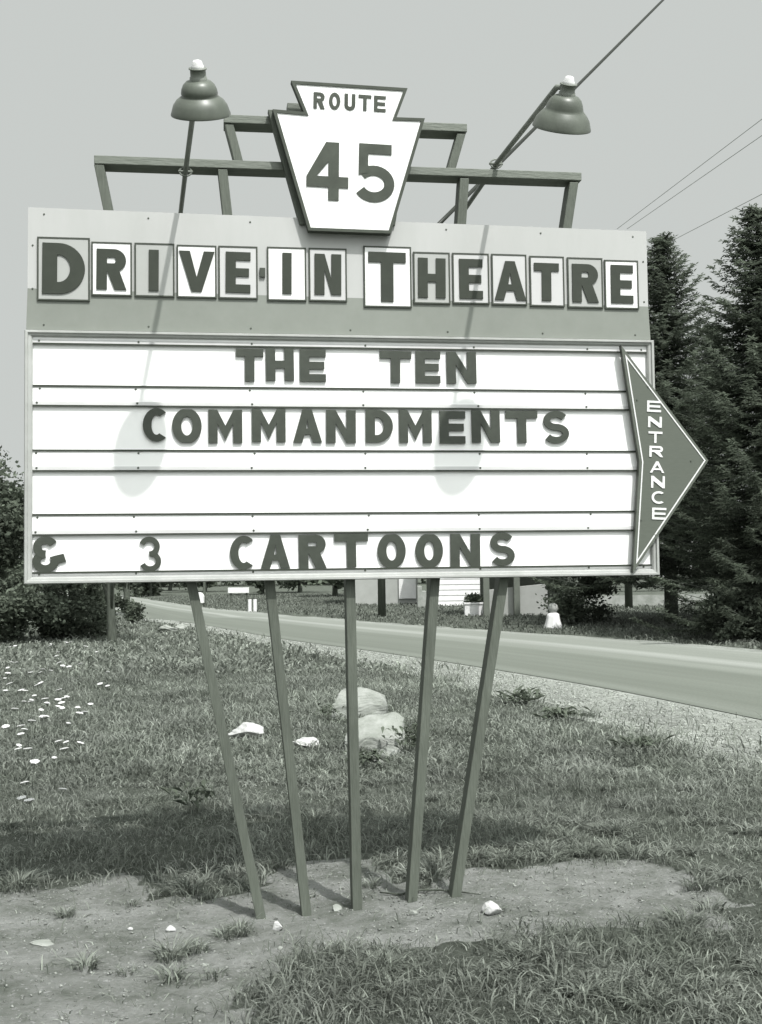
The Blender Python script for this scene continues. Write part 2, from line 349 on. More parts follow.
sb = n.new('ShaderNodeMath'); sb.operation = 'MULTIPLY_ADD'; L.new(noise(7, 6), sb.inputs[0]); sb.inputs[1].default_value = 0.9; sb.inputs[2].default_value = -0.45; L.new(sb.outputs[0], ad.inputs[1])
msk = ramp(ad.outputs[0], 0.42, (0, 0, 0, 1), 0.62, (1, 1, 1, 1))
mx = n.new('ShaderNodeMix'); mx.data_type = 'RGBA'; L.new(msk, mx.inputs[0]); L.new(soil, mx.inputs[6]); L.new(mxs.outputs[2], mx.inputs[7]); L.new(mx.outputs[2], b.inputs['Base Color'])
bu = n.new('ShaderNodeBump'); bu.inputs['Strength'].default_value = 1.0; bu.inputs['Distance'].default_value = 0.06; L.new(noise(11, 12, 0.78), bu.inputs['Height']); L.new(bu.outputs[0], b.inputs['Normal'])
go = link('ground', gm, MG); setp(go, kind='structure')

# road and shoulder: strips between two polylines
def resample(Lc, yy): a = np.array(Lc); return np.stack([np.interp(yy, a[:, 1], a[:, 0]), yy], -1)
def smooth_line(Lc, yy):
    p = resample(Lc, yy); x = p[:, 0].copy()
    for _ in range(3): x[1:-1] = (x[:-2]+2*x[1:-1]+x[2:])/4
    p[:, 0] = x; return p
yy = np.concatenate([np.arange(-28, 6, 2.0), np.arange(6, 40, 0.8), np.arange(40, 149, 3.0)])
def strip(name, A, B, z0, z1, cols, M, kind='structure', ragged=0.0):
    n_ = len(A); us = np.linspace(0, 1, cols)
    P = A[:, None, :]*(1-us)[None, :, None] + B[:, None, :]*us[None, :, None]
    if ragged: P[:, -1, 0] += (rng.random(n_)-0.5)*ragged*2
    z = z0+(z1-z0)*us; Zs = np.broadcast_to(z[None, :, None], (n_, cols, 1))
    Vv = np.concatenate([P, Zs], -1).reshape(-1, 3); ii = np.arange(n_*cols).reshape(n_, cols)
    Qq = np.stack([ii[:-1, :-1], ii[:-1, 1:], ii[1:, 1:], ii[1:, :-1]], -1).reshape(-1, 4)
    # keep normals up
    me = npmesh(name, Vv, Qq)
    at2 = me.attributes.new('across', 'FLOAT', 'POINT'); at2.data.foreach_set('value', np.tile(us, n_).astype(np.float32))
    at3 = me.attributes.new('along', 'FLOAT', 'POINT'); at3.data.foreach_set('value', np.repeat(A[:, 1], cols).astype(np.float32))
    o = link(name, me, M); setp(o, kind=kind); return o
NE = smooth_line(near_edge, yy); FE = smooth_line(far_edge, yy)
MR = bpy.data.materials.new('worn_asphalt'); MR.use_nodes = True; t = MR.node_tree; n = t.nodes; L = t.links; b = n['Principled BSDF']; b.inputs['Roughness'].default_value = 0.8; b.inputs['Specular IOR Level'].default_value = 0.25
co = n.new('ShaderNodeTexCoord'); aa = n.new('ShaderNodeAttribute'); aa.attribute_name = 'across'
q = n.new('ShaderNodeValToRGB'); L.new(aa.outputs['Fac'], q.inputs[0]); e = q.color_ramp.elements; e[0].position = 0; e[0].color = tc(0.15); e[1].position = 1; e[1].color = tc(0.27)
for p_, v_ in [(0.03, 0.18), (0.10, 0.15), (0.30, 0.165), (0.46, 0.16), (0.52, 0.21), (0.60, 0.21), (0.64, 0.27), (0.70, 0.29), (0.75, 0.22), (0.90, 0.23)]:
    k_ = e.new(p_); k_.color = tc(v_)
# tyre-polished streaks run along the road
cb = n.new('ShaderNodeCombineXYZ'); al = n.new('ShaderNodeAttribute'); al.attribute_name = 'along'
mu = n.new('ShaderNodeMath'); mu.operation = 'MULTIPLY'; mu.inputs[1].default_value = 26; L.new(aa.outputs['Fac'], mu.inputs[0]); L.new(mu.outputs[0], cb.inputs[0])
mu2 = n.new('ShaderNodeMath'); mu2.operation = 'MULTIPLY'; mu2.inputs[1].default_value = 0.15; L.new(al.outputs['Fac'], mu2.inputs[0]); L.new(mu2.outputs[0], cb.inputs[1])
n1 = n.new('ShaderNodeTexNoise'); n1.inputs['Scale'].default_value = 1.0; n1.inputs['Detail'].default_value = 5; L.new(cb.outputs[0], n1.inputs['Vector'])
n2 = n.new('ShaderNodeTexNoise'); n2.inputs['Scale'].default_value = 30; n2.inputs['Detail'].default_value = 6; L.new(co.outputs['Object'], n2.inputs['Vector'])
mr = n.new('ShaderNodeMapRange'); mr.inputs['From Min'].default_value = 0.3; mr.inputs['From Max'].default_value = 0.7; mr.inputs['To Min'].default_value = 0.93; mr.inputs['To Max'].default_value = 1.07; L.new(n1.outputs[0], mr.inputs['Value'])
mr2 = n.new('ShaderNodeMapRange'); mr2.inputs['From Min'].default_value = 0.3; mr2.inputs['From Max'].default_value = 0.7; mr2.inputs['To Min'].default_value = 0.9; mr2.inputs['To Max'].default_value = 1.1; L.new(n2.outputs[0], mr2.inputs['Value'])
v1 = n.new('ShaderNodeVectorMath'); v1.operation = 'SCALE'; L.new(q.outputs[0], v1.inputs[0]); L.new(mr.outputs[0], v1.inputs['Scale'])
v2 = n.new('ShaderNodeVectorMath'); v2.operation = 'SCALE'; L.new(v1.outputs[0], v2.inputs[0]); L.new(mr2.outputs[0], v2.inputs['Scale']); L.new(v2.outputs[0], b.inputs['Base Color'])
strip('road', NE, FE, 0.030, 0.030, 9, MR)
SH = smooth_line(shoulder, yy)
m_gravel = mat('gravel', 0.25, 0.95, 0.30, 14, bump=0.7, bscale=30, big=0.28, bigscale=1.2)
strip('gravel_shoulder', NE+np.array([0.0, 0.0])+np.array([0.05, 0]), SH-np.array([0.10, 0]), 0.022, 0.018, 5, m_gravel, ragged=0.12)
FS = FE+np.array([0.45, 0.1])
strip('far_shoulder', FE-np.array([0.05, 0]), FS, 0.022, 0.022, 3, m_gravel, ragged=0.15)

# ------------------------------------------------------------------ THE SIGN
sign = empty('roadside_sign', bp(-0.1, 0, -0.05), 'tall wooden-legged outdoor movie theatre sign with DRIVE-IN THEATRE header and white letter board', 'theatre sign')
# five splayed posts behind the board, rising past it to the beam
posts = [((262, 922), (192, 585), True), ((307, 917), (270, 585), True), ((357, 911), (350, 585), False), ((412, 898), (434, 585), True), ((455, 897), (502, 585), True)]
BEAM_V = 3.500
for (x0, y0), (x1, y1), up in posts:
    ua, va = uv(x0, y0, -0.05); ub, vb = uv(x1, y1, -0.05); sl = (ub-ua)/(vb-va)
    top = BEAM_V if up else 3.20; bot = va-0.45
    a_ = ua+sl*(bot-va); b_ = ua+sl*(top-va); hw = 0.0225; kick = {262: -.026, 307: -.006, 357: 0, 412: .006, 455: .052}[x0]; K0 = 0
    mb = MB(); K = 12; n_ = []
    for i in range(K+1):
        v_ = bot+(top-bot)*i/K; c_ = a_+(b_-a_)*i/K + random.uniform(-.0010, .0010) + kick*min(1, max(0, (v_-1.6)/1.5))
        n_.append((c_, v_))
    VV = []; FF = []
    for c_, v_ in n_: VV += [bp(c_-hw, v_, -0.024), bp(c_+hw, v_, -0.024), bp(c_+hw, v_, -0.113), bp(c_-hw, v_, -0.113)]
    for i in range(K):
        for j in range(4): FF.append((i*4+j, i*4+(j+1) % 4, i*4+4+(j+1) % 4, i*4+4+j))
    FF += [(3, 2, 1, 0), (K*4, K*4+1, K*4+2, K*4+3)]
    mb.add(VV, FF); mb.build('post', m_post, sign, bevel=0.003)
def beam(u0, u1, v0, v1, o0=-0.118, o1=-0.020, name='beam'):
    mb = MB(); mb.box8([bp(u0, v0, o1), bp(u1, v0+.006, o1), bp(u1, v0+.006, o0), bp(u0, v0, o0), bp(u0, v1, o1), bp(u1, v1+.006, o1), bp(u1, v1+.006, o0), bp(u0, v1, o0)])
    return mb.build(name, m_beam, sign, bevel=0.003)
beam(-1.322, 1.026, BEAM_V+0.002, BEAM_V+0.042, -.132)
beam(-0.724, 0.452, 3.722, 3.762, -.132)
def stub(ua, va, ub, vb, w=0.042, o1=-0.026, o0=-0.110):
    mb = MB(); h = w/2
    mb.box8([bp(ua-h, va, o1), bp(ua+h, va, o1), bp(ua+h, va, o0), bp(ua-h, va, o0), bp(ub-h, vb, o1), bp(ub+h, vb, o1), bp(ub+h, vb, o0), bp(ub-h, vb, o0)])
    mb.build('upper_leg', m_post, sign, bevel=0.003)
stub(-0.655, BEAM_V+.043, -0.700, 3.720); stub(0.372, BEAM_V+.043, 0.425, 3.720)
ka = uv(266, 112, 0); kb = uv(304, 214, 0)
mb = MB(); mb.box8([bp(kb[0]-.02, kb[1]-.06, -.015), bp(kb[0]+.025, kb[1]-.06, -.015), bp(kb[0]+.025, kb[1]-.06, -.019+.0), bp(kb[0]-.02, kb[1]-.06, -.019),
                  bp(ka[0], ka[1], -.015), bp(ka[0]+.045, ka[1], -.015), bp(ka[0]+.045, ka[1], -.019), bp(ka[0], ka[1], -.019)])
# keystone braces: two boards behind the shield, in front of the beams
def brace(pa, pb, w, o0, o1):
    (ua, va), (ub, vb) = pa, pb; mb = MB(); h = w/2
    mb.box8([bp(ua-h, va, o1), bp(ua+h, va, o1), bp(ua+h, va, o0), bp(ua-h, va, o0), bp(ub-h, vb, o1), bp(ub+h, vb, o1), bp(ub+h, vb, o0), bp(ub-h, vb, o0)])
    mb.build('brace', m_post, sign, bevel=0.002)
brace((uv(304, 216, 0)[0], 3.23), (uv(268, 112, 0)[0]+.02, 3.775), 0.044, -0.018, 0.028)
brace((uv(398, 222, 0)[0]-.04, 3.24), (uv(418, 122, 0)[0]-.07, 3.70), 0.044, -0.018, 0.028)
mb = MB(); u_, v_ = uv(294, 104, 0); mb.bbox(u_-.03, 3.766, u_+.06, v_+.018, -.10, -.03); mb.build('block', m_beam, sign, bevel=0.003)

# marquee body: backing sheet, frame, tracks
U0, U1, V0, V1 = -1.625, 1.360, 1.557, 2.700; fwid = 0.034
mb = MB(); mb.bbox(U0+.01, V0+.01, U1-.01, V1-.01, -0.020, 0.0); mb.build('letter_board', m_white, sign)
def yv(y): return uv(33, y)[1]
def screw(mb, u, v, o, r=0.0055, mi=1):
    k = 8; P = [bp(u+r*math.cos(2*PI*j/k), v+r*math.sin(2*PI*j/k), o) for j in range(k)] + [bp(u+r*.7*math.cos(2*PI*j/k), v+r*.7*math.sin(2*PI*j/k), o+.0025) for j in range(k)]
    mb.add(P, [(j, (j+1) % k, k+(j+1) % k, k+j) for j in range(k)]+[tuple(range(k, 2*k))], mi)
UL, UR = U0+fwid, U1-fwid
# strips between the letter rows: top strip, three middle strips, bottom strip
strips = [(343.5, 337.0, 'a'), (405.5, 386.0, 'm'), (470.8, 450.6, 'm'), (535.0, 515.0, 'm'), (576.3, 573.0, 'b')]
for yb_, yt_, k in strips:
    vb_, vt_ = yv(yb_), yv(yt_); mb = MB()
    mb.bbox(UL, vb_+.003, UR, vt_, 0.001, 0.0075, 0)                                   # white strip
    if k != 'b':
        mb.box8([bp(UL, vb_-.0045, .0125), bp(UR, vb_-.0045, .0125), bp(UR, vb_-.0045, .008), bp(UL, vb_-.0045, .008),
                 bp(UL, vb_+.002, .0125), bp(UR, vb_+.002, .0125), bp(UR, vb_+.002, .008), bp(UL, vb_+.002, .008)], 3)   # lower lip
        mb.bbox(UL, vb_+.003, UR, vb_+.019, 0.008, 0.0105, 2)                         # metal channel
    if k != 'a':
        mb.bbox(UL, vt_-.004, UR, vt_+.0045, 0.008, 0.0125, 3)                         # upper lip that holds letter feet
    us = [UL+.02+random.uniform(-.004, .004), -1.13, -0.60, -0.07, 0.47, 1.02, UR-.03]
    for u in us:
        if k != 'a': screw(mb, u+random.uniform(-.012, .012), vt_-.012 if k == 'm' else vt_-.008, 0.0075)
        if k != 'b': screw(mb, u+random.uniform(-.012, .012), vb_+.012, 0.0105)
    mb.build('letter_track', [m_white, m_screw, m_track, m_lip], sign)
# mitred moulding frame with an inner step
mb = MB()
def mould(a0, a1, b0, b1, prof):   # corner outer/inner for both ends, profile list of (t 0..1, off)
    pts = []
    for (o_, i_) in ((a0, a1), (b0, b1)):
        for t_, f_ in prof: pts.append(bp(o_[0]+(i_[0]-o_[0])*t_, o_[1]+(i_[1]-o_[1])*t_, f_))
    k = len(prof); Fc = [(i, i+1, k+i+1, k+i) for i in range(k-1)]
    mb.add(pts, Fc)
prof = [(0, -.03), (0, .024), (.12, .032), (.42, .032), (.5, .024), (.82, .022), (1.0, .014), (1.0, -.002)]
oc = [(U0, V0), (U1, V0), (U1, V1+.008), (U0, V1+.008)]; ic = [(U0+fwid, V0+fwid*.9), (U1-fwid, V0+fwid*.9), (U1-fwid, V1+.008-fwid*.8), (U0+fwid, V1+.008-fwid*.8)]
for i in range(4):
    j = (i+1) % 4; mould(oc[i], ic[i], oc[j], ic[j], prof)
mb.build('board_frame', m_frame, sign)
# header sheet: pale above, grey band below
HT0, HT1 = 3.276, 3.253; HL, HR = -1.612, 1.340
va_, vb_ = uv(33, 289)[1], uv(640, 307)[1]
mb = MB()
pts_f = [(HL-.008, 2.712), (HR+.008, 2.712), (HR, vb_), (HR, HT1), (HL, HT0), (HL-.002, va_)]
Vf = [bp(u, v, .012) for u, v in pts_f]+[bp(u, v, -.006) for u, v in pts_f]
mb.add(Vf, [(0, 1, 2, 5)], 1); mb.add(Vf, [(5, 2, 3, 4)], 0)
mb.add(Vf, [(7, 6, 11, 10, 9, 8), (0, 6, 7, 1), (1, 7, 8, 2), (2, 8, 9, 3), (3, 9, 10, 4), (4, 10, 11, 5), (5, 11, 6, 0)], 0)
for u in np.linspace(HL+.07, HR-.07, 7): screw(mb, u, HT0-.03-(u-HL)*.0078, .012, .005, 2); screw(mb, u, 2.735, .012, .005, 2)
for v in (2.9, 3.1): screw(mb, HL+.02, v, .012, .005, 2); screw(mb, HR-.02, v, .012, .005, 2)
header = mb.build('header_panel', [m_light, m_band, m_screw], sign)
m_pw = mat('panel_white', 0.80, 0.5, 0.02, 5); m_pg = mat('panel_grey', 0.39, 0.5, 0.04, 5); m_pl = mat('panel_pale', 0.52, 0.5, 0.03, 5)
hd = [('D', 38, 90, 238, 302, m_pg, 43, 85.5, 244, 295.5), ('R', 92, 132, 243, 297, m_pw, 97, 127, 250, 291), ('I', 135, 174.5, 244, 298, m_pg, 149, 159, 251, 292),
      ('V', 177, 216.5, 246, 299, m_pw, 179, 214.5, 252, 293), ('E', 218.5, 257.5, 247, 300, m_pl, 225.5, 250.5, 253, 294),
      ('I', 267, 306, 248, 302, m_pw, 282, 291.5, 254, 295), ('N', 308.5, 346.5, 249, 302.5, m_pl, 314, 341, 255, 296),
      ('T', 363, 411, 247, 308.5, m_pw, 367.5, 405.5, 253, 303), ('H', 412.5, 449.5, 253, 305, m_pg, 417, 445, 259, 299),
      ('E', 451.5, 488.5, 254, 305, m_pl, 458, 482, 260, 300), ('A', 490.5, 526, 255, 306, m_pl, 493, 525, 262, 301.5),
      ('T', 528.5, 563.5, 257, 307.5, m_pl, 532.5, 558, 264, 302), ('R', 566, 602, 258.5, 309, m_pg, 570.5, 597.5, 265, 303.5), ('E', 603, 637.5, 261, 310, m_pw, 609, 632, 266, 304.5)]
ordinal = {}
for ch, xa, xb, yt_, yb_, mm, la, lb, lt, lbm in hd:
    ua, vt_ = uv(xa, yt_); ub, vb2 = uv(xb, yb_)
    mb = MB(); mb.bbox(ua, vb2, ub, vt_, .0125, .0185, 0)
    e_ = .006
    for (p, q_, r_, s_) in ((ua-.001, vb2-.001, ub+.001, vb2+e_), (ua-.001, vt_-e_, ub+.001, vt_+.001), (ua-.001, vb2+e_, ua+e_, vt_-e_), (ub-e_, vb2+e_, ub+.001, vt_-e_)):
        mb.bbox(p, q_, r_, s_, .013, .0205, 1)
    pn = mb.build('letter_panel', [mm, m_outline], sign)
    pn['label'] = 'framed header panel carrying letter ' + ch
    l0, t0_ = uv(la, lt); l1, b0_ = uv(lb, lbm); w_, h_ = l1-l0, t0_-b0_
    mb = MB(); s_ = {'D': .066, 'T': .06}.get(ch, .05) if h_ > .22 else .047
    if ch == 'I': s_ = w_
    put_glyph(mb, ch, l0, b0_, w_, h_, s_, .0190, .0245, t=s_*.82, rot=random.uniform(-.012, .004))
    mb.build('letter', MATS['header_letter_paint'], pn, bevel=0.0)
ua, vt_ = uv(259.5, 269); ub, vb2 = uv(265, 278); mb = MB(); mb.bbox(ua, vb2, ub, vt_, .0125, .024); mb.build('hyphen', m_letter, sign)

# keystone shield
KO = 0.065
kpx = [(291.6, 81.2), (407, 88.7), (396, 117.8), (424.3, 118.8), (390.6, 233.2), (308.7, 230.2), (273.2, 109.8), (304.5, 112.6)]
kp = [uv(x, y, KO) for x, y in kpx]
mb = MB(); mb.prism([kp], KO-.035, KO-.002, side=1)
def inset(P, d):
    n_ = len(P); out_ = []
    A = sum(P[i][0]*P[(i+1) % n_][1]-P[(i+1) % n_][0]*P[i][1] for i in range(n_)); sg = 1 if A > 0 else -1
    for i in range(n_):
        p0, p1, p2 = Vector(P[i-1]), Vector(P[i]), Vector(P[(i+1) % n_]); a, b = (p1-p0).normalized(), (p2-p1).normalized()
        na, nb = Vector((-a.y, a.x))*sg, Vector((-b.y, b.x))*sg; k = na+nb; k = k*(2/k.length_squared)
        out_.append(tuple(p1+k*d))
    return out_
shield = mb.build('keystone_shield', [m_white, m_route], sign)
mb = MB(); mb.prism([inset(kp, -.002), inset(kp, .0125)], KO-.0380, KO+.003); mb.build('rim', m_route, shield)
def glyph_px(mb, ch, xa, xb, yt_, yb_, s, o0, o1, t=None, rot=0.0, shy=0.0):
    l0, t0_ = uv(xa, (yt_), o1); l1, b0_ = uv(xb, yb_, o1)
    put_glyph(mb, ch, l0, b0_, l1-l0, t0_-b0_, s, o0, o1, t=t, rot=rot, shy=shy)
for ch, xa, xb, yt_, yb_ in [('R', 313.5, 325, 92.0, 108.8), ('O', 329, 340.5, 92.2, 109.5), ('U', 344.5, 355.5, 93.5, 110.3), ('T', 358.5, 371.5, 94.5, 110.8), ('E', 374, 386, 95.5, 111.8)]:
    mb = MB(); glyph_px(mb, ch, xa, xb, yt_, yb_, .0165, KO-.001, KO+.002, t=.0145, rot=-.03); mb.build('letter', m_route, shield)
mb = MB(); glyph_px(mb, '4', 306.3, 348.8, 141, 200.6, .050, KO-.001, KO+.003, t=.052, rot=-.02); mb.build('numeral', m_route, shield)
mb = MB(); glyph_px(mb, '5', 356.5, 395, 143.2, 202.8, .048, KO-.001, KO+.003, t=.048, rot=-.02); mb.build('numeral', m_route, shield)

# entrance arrow
AO = 0.050
ap = [uv(x, y, AO) for x, y in [(621, 345), (708.5, 460.5), (633, 573), (639.5, 462)]]
mb = MB(); mb.prism([ap], AO-.03, AO, side=1)
for x, y in [(648, 387), (691, 461), (655, 535), (637, 400), (641, 520)]: screw(mb, *uv(x, y, AO), AO, .006, 2)
arrow = mb.build('entrance_arrow', [m_arrow, m_outline, m_screw], sign)
mb = MB(); mb.prism([inset(ap, .0125), inset(ap, .0185)], AO-.002, AO+.0025); mb.build('border_line', m_whitepaint, arrow)
ent = [('E', 647, 661.3, 400.7, 412), ('N', 648, 662, 416.5, 427.5), ('T', 648.3, 662.6, 431.5, 443), ('R', 649.3, 663.3, 446, 457), ('A', 650, 664.5, 461.3, 472.8), ('N', 651, 665, 476, 488), ('C', 651.5, 665.5, 491.2, 503.8), ('E', 652, 666.5, 507.8, 519.5)]
for ch, xa, xb, yt_, yb_ in ent:
    mb = MB(); glyph_px(mb, ch, xa, xb, yt_, yb_, .0115, AO-.001, AO+.0035, t=.0105, rot=-.04); mb.build('letter', m_whitepaint, arrow)

# movable marquee letters: each a thing of its own
rows = [('first', [('THE', [(236, 263.5), (266, 294), (300, 326)]), ('TEN', [(380, 411.5), (416, 440.5), (447, 476.5)])], yv(345.6), yv(378.8)),
        ('second', [('COMMANDMENTS', [(142.7, 168.8), (172, 201.7), (208.5, 242.3), (252, 285.7), (293, 321.9), (326.5, 356), (366, 393.2), (399.5, 432), (440, 465.6), (472, 500.2), (506.3, 538), (543.3, 569.7)])], yv(408.0), yv(442.0)),
        ('bottom', [('&', [(31.5, 66)]), ('3', [(138.8, 161.5)]), ('CARTOONS', [(230, 256), (260.7, 290.3), (299, 326.6), (334.7, 368.5), (377.8, 406), (415.8, 443.3), (451, 480.5), (490.3, 515.5)])], yv(537.2), yv(572.0))]
nth = ['first', 'second', 'third', 'fourth', 'fifth', 'sixth', 'seventh', 'eighth', 'ninth', 'tenth', 'eleventh', 'twelfth']
for rn, words, vt_, vb2 in rows:
    for word, spans in words:
        seen = {}
        for i, (xa, xb) in enumerate(spans):
            ch = word[i]; ym = 0.5*(vt_+vb2)
            # pixel -> u along the row's own middle line
            yp = 365 if rn == 'first' else 428 if rn == 'second' else 554
            ua = uv(xa, yp, .016)[0]; ub = uv(xb, yp, .016)[0]; h_ = vt_-vb2; w_ = ub-ua
            s_ = {'S': .036, 'C': .039, '3': .028, '&': .035, 'M': .042, 'O': .042}.get(ch, .044)
            mb = MB(); jr = random.uniform(-.012, .012); dz_ = random.uniform(-.003, .003)
            put_glyph(mb, 'o' if ch == 'O' else ch, ua, vb2+dz_, w_, h_, s_, .0020, .0120, t=s_*.80, rot=jr)
            for v in mb.V: pass
            o = mb.build('marquee_letter', m_letter)
            cnt = word.count(ch); seen[ch] = seen.get(ch, 0)+1
            pos = nth[i]
            if len(word) == 1: lab = ('dark cut-out ampersand at the left end of the bottom row' if ch == '&' else 'slim dark numeral 3 between the ampersand and CARTOONS')
            else: lab = 'dark cut-out letter %s, %s letter of %s on the white board' % (ch, pos, word)
            o.data.transform(Matrix.Translation(-bp(ua+w_/2, vb2, .025))); o.location = bp(ua+w_/2, vb2, .025)
            setp(o, lab, 'sign letter', 'movable letters on the marquee board')

# floodlights on conduit arms
def lamp(neck_px, cross_px, cross_off, back_px, tilt, roll, Loff, label, rimr=0.117, waist=1.0, arm_end=None):
    nk = at(*neck_px, Loff)
    up = Vector((math.sin(roll), -math.sin(tilt)*math.cos(roll), math.cos(tilt)*math.cos(roll))).normalized()
    Mx = Vector((0, 0, 1)).rotation_difference(up).to_matrix()
    cr_ = at(*cross_px, cross_off); bk = at(*back_px, -0.60)
    root = empty('floodlight', cr_, label, 'lamp', 'floodlights over the sign')
    ae = at(*arm_end, Loff-.02) if arm_end else nk+up*0.02
    mb = MB(); mb.tube([bk, cr_, ae] + ([nk+up*.028] if arm_end else []), .0120, 10); arm = mb.build('arm', m_conduit, root, smooth=True)
    # U-bolt clamp on the beam
    mb = MB(); d_ = (nk-bk).normalized(); side = Vector((TU.x, TU.y, 0))
    ring = [cr_+side*(.028*math.cos(a)) + Vector((0, 0, .022*math.sin(a)))-d_*.03 for a in [PI*i/8 for i in range(17)]]
    mb.tube(ring, .004, 6); mb.tube([cr_-side*.034-d_*.03, cr_+side*.034-d_*.03], .006, 6); mb.build('clamp', m_conduit, root, smooth=True)
    r = rimr
    prof_o = [(r*.30, .0), (r*.42, -.006), (r*.53, -.020), (r*.60, -.040), (r*(.625+.03*(1-waist)), -.060), (r*(.60+.09*(1-waist)), -.068), (r*(.66+.06*(1-waist)), -.074), (r*.80, -.088), (r*.92, -.110), (r*.99, -.138), (r*1.02, -.150), (r*1.02, -.154), (r*.99, -.154)]
    prof_i = [(r*.98, -.153), (r*.95, -.137), (r*.88, -.110), (r*.76, -.090), (r*.60, -.075), (r*.57, -.055), (r*.50, -.025), (r*.38, -.010), (0.001, -.006)]
    Mx = Mx @ Matrix.Diagonal((1, 1, .86))
    mb = MB(); mb.lathe(prof_o, 40, nk, Mx, 0); mb.lathe(prof_i, 40, nk, Mx, 1); mb.build('lamp_shade', [m_shade, m_inside], root, smooth=True)
    mb = MB(); mb.lathe([(.0355, -.002), (.034, .012), (.031, .014), (.031, .045), (.036, .047), (.036, .052), (.020, .053)], 24, nk, Mx); mb.build('socket', m_conduit, root, smooth=True)
    mb = MB(); mb.lathe([(.025, .053), (.025, .062), (.020, .068), (.019, .080), (.012, .086), (.0005, .087)], 20, nk, Mx); mb.build('socket_cap', m_cap, root, smooth=True)
    mb = MB(); mb.lathe([(.0005, -.118), (.02, -.114), (.033, -.098), (.036, -.08), (.028, -.05), (.016, -.03), (.014, -.012)], 20, nk, Mx); mb.build('bulb', m_cap, root, smooth=True)
    return root
lamp((198.5, 80), (185.8, 169), 0.0, (180.6, 213), rad(34), 0.02, .86, 'grey dome floodlight reaching out over the left half of the sign', .117)
lamp((566.8, 95), (498.0, 161.5), 0.0, (461, 215), rad(33), 0.10, .86, 'grey dome floodlight tilted over the right half of the sign', .121, waist=.35, arm_end=(557, 87))

# ------------------------------------------------------------------ wires
def wire(pts, r, name, label, M, sag=0.0, k=24, group=None):
    P = []
    for a, b in zip(pts[:-1], pts[1:]):
        for i in range(k+(b is pts[-1])): t_ = i/k; P.append(a.lerp(b, t_)-Vector((0, 0, sag*4*t_*(1-t_))))
    mb = MB(); mb.tube(P, r, 6); o = mb.build(name, M, None, smooth=True)
    return setp(o, label, 'cable', group)
p0 = AD(441, 222, 6.4); p1 = AD(643, 20, 11.0)
wire([p0+(p0-p1)*.02, p1, p1+(p1-p0)*.35], .013, 'power_cable', 'thick black cable rising diagonally from behind the sign past the right floodlight', m_wire)
pole_top = {}
def upole(px, py, hgt, label, wires=True):
    g = G(px, py); g.z = ground_h(np.array(g.x), np.array(g.y)).item()
    r = empty('utility_pole', g, label, 'pole', 'utility poles beyond the road')
    mb = MB(); mb.tube([g+Vector((0, 0, -.3)), g+Vector((0, 0, hgt/2)), g+Vector((0, 0, hgt))], [.14, .12, .095], 12); mb.build('shaft', m_pole, r, smooth=True)
    mb = MB(); mb.box(g.x-.9, g.y-.2, g.z+hgt-.55, g.x+.9, g.y-.1, g.z+hgt-.43); mb.build('crossarm', m_pole, r)
    for dx in (-.8, -.35, .35, .8):
        mb = MB(); mb.lathe([(.015, 0), (.02, .06), (.045, .07), (.05, .11), (.03, .15), (.002, .16)], 12, g+Vector((dx, -.15, hgt-.43))); mb.build('insulator', m_conduit, r, smooth=True)
    return g
pg = upole(629, 612, 11.6, 'dark utility pole beside the spruces, its tip just above the sign')
pg2 = upole(382, 618, 9.0, 'square-cut looking dark pole on the verge in front of the pale garage')
PT = Vector((pg.x, pg.y, pg.z+11.5))
for i, (a, b) in enumerate([((617, 229), (741, 135)), ((627, 229), (741, 150)), ((660, 247), (741, 205)), ((694, 316), (741, 288)), ((694, 328), (741, 300))]):
    A_ = AD(*a, PT.y if i < 3 else 52.0); B_ = AD(*b, 31.0 if i < 3 else 44.0)
    lab = ['thin overhead wire crossing the pale sky, topmost of those beside the sign', 'thin overhead wire just below the topmost one in the sky', 'thin overhead wire dropping behind the tip of the left spruce', 'faint thin wire in the gap between the two spruces, upper', 'faint thin wire in the gap between the two spruces, lower'][i]
    wire([A_+(A_-B_)*.3 if i > 1 else A_, B_, B_+(B_-A_)*.9], .009, 'overhead_wire', lab, m_wiregrey, group='overhead wires by the spruces')

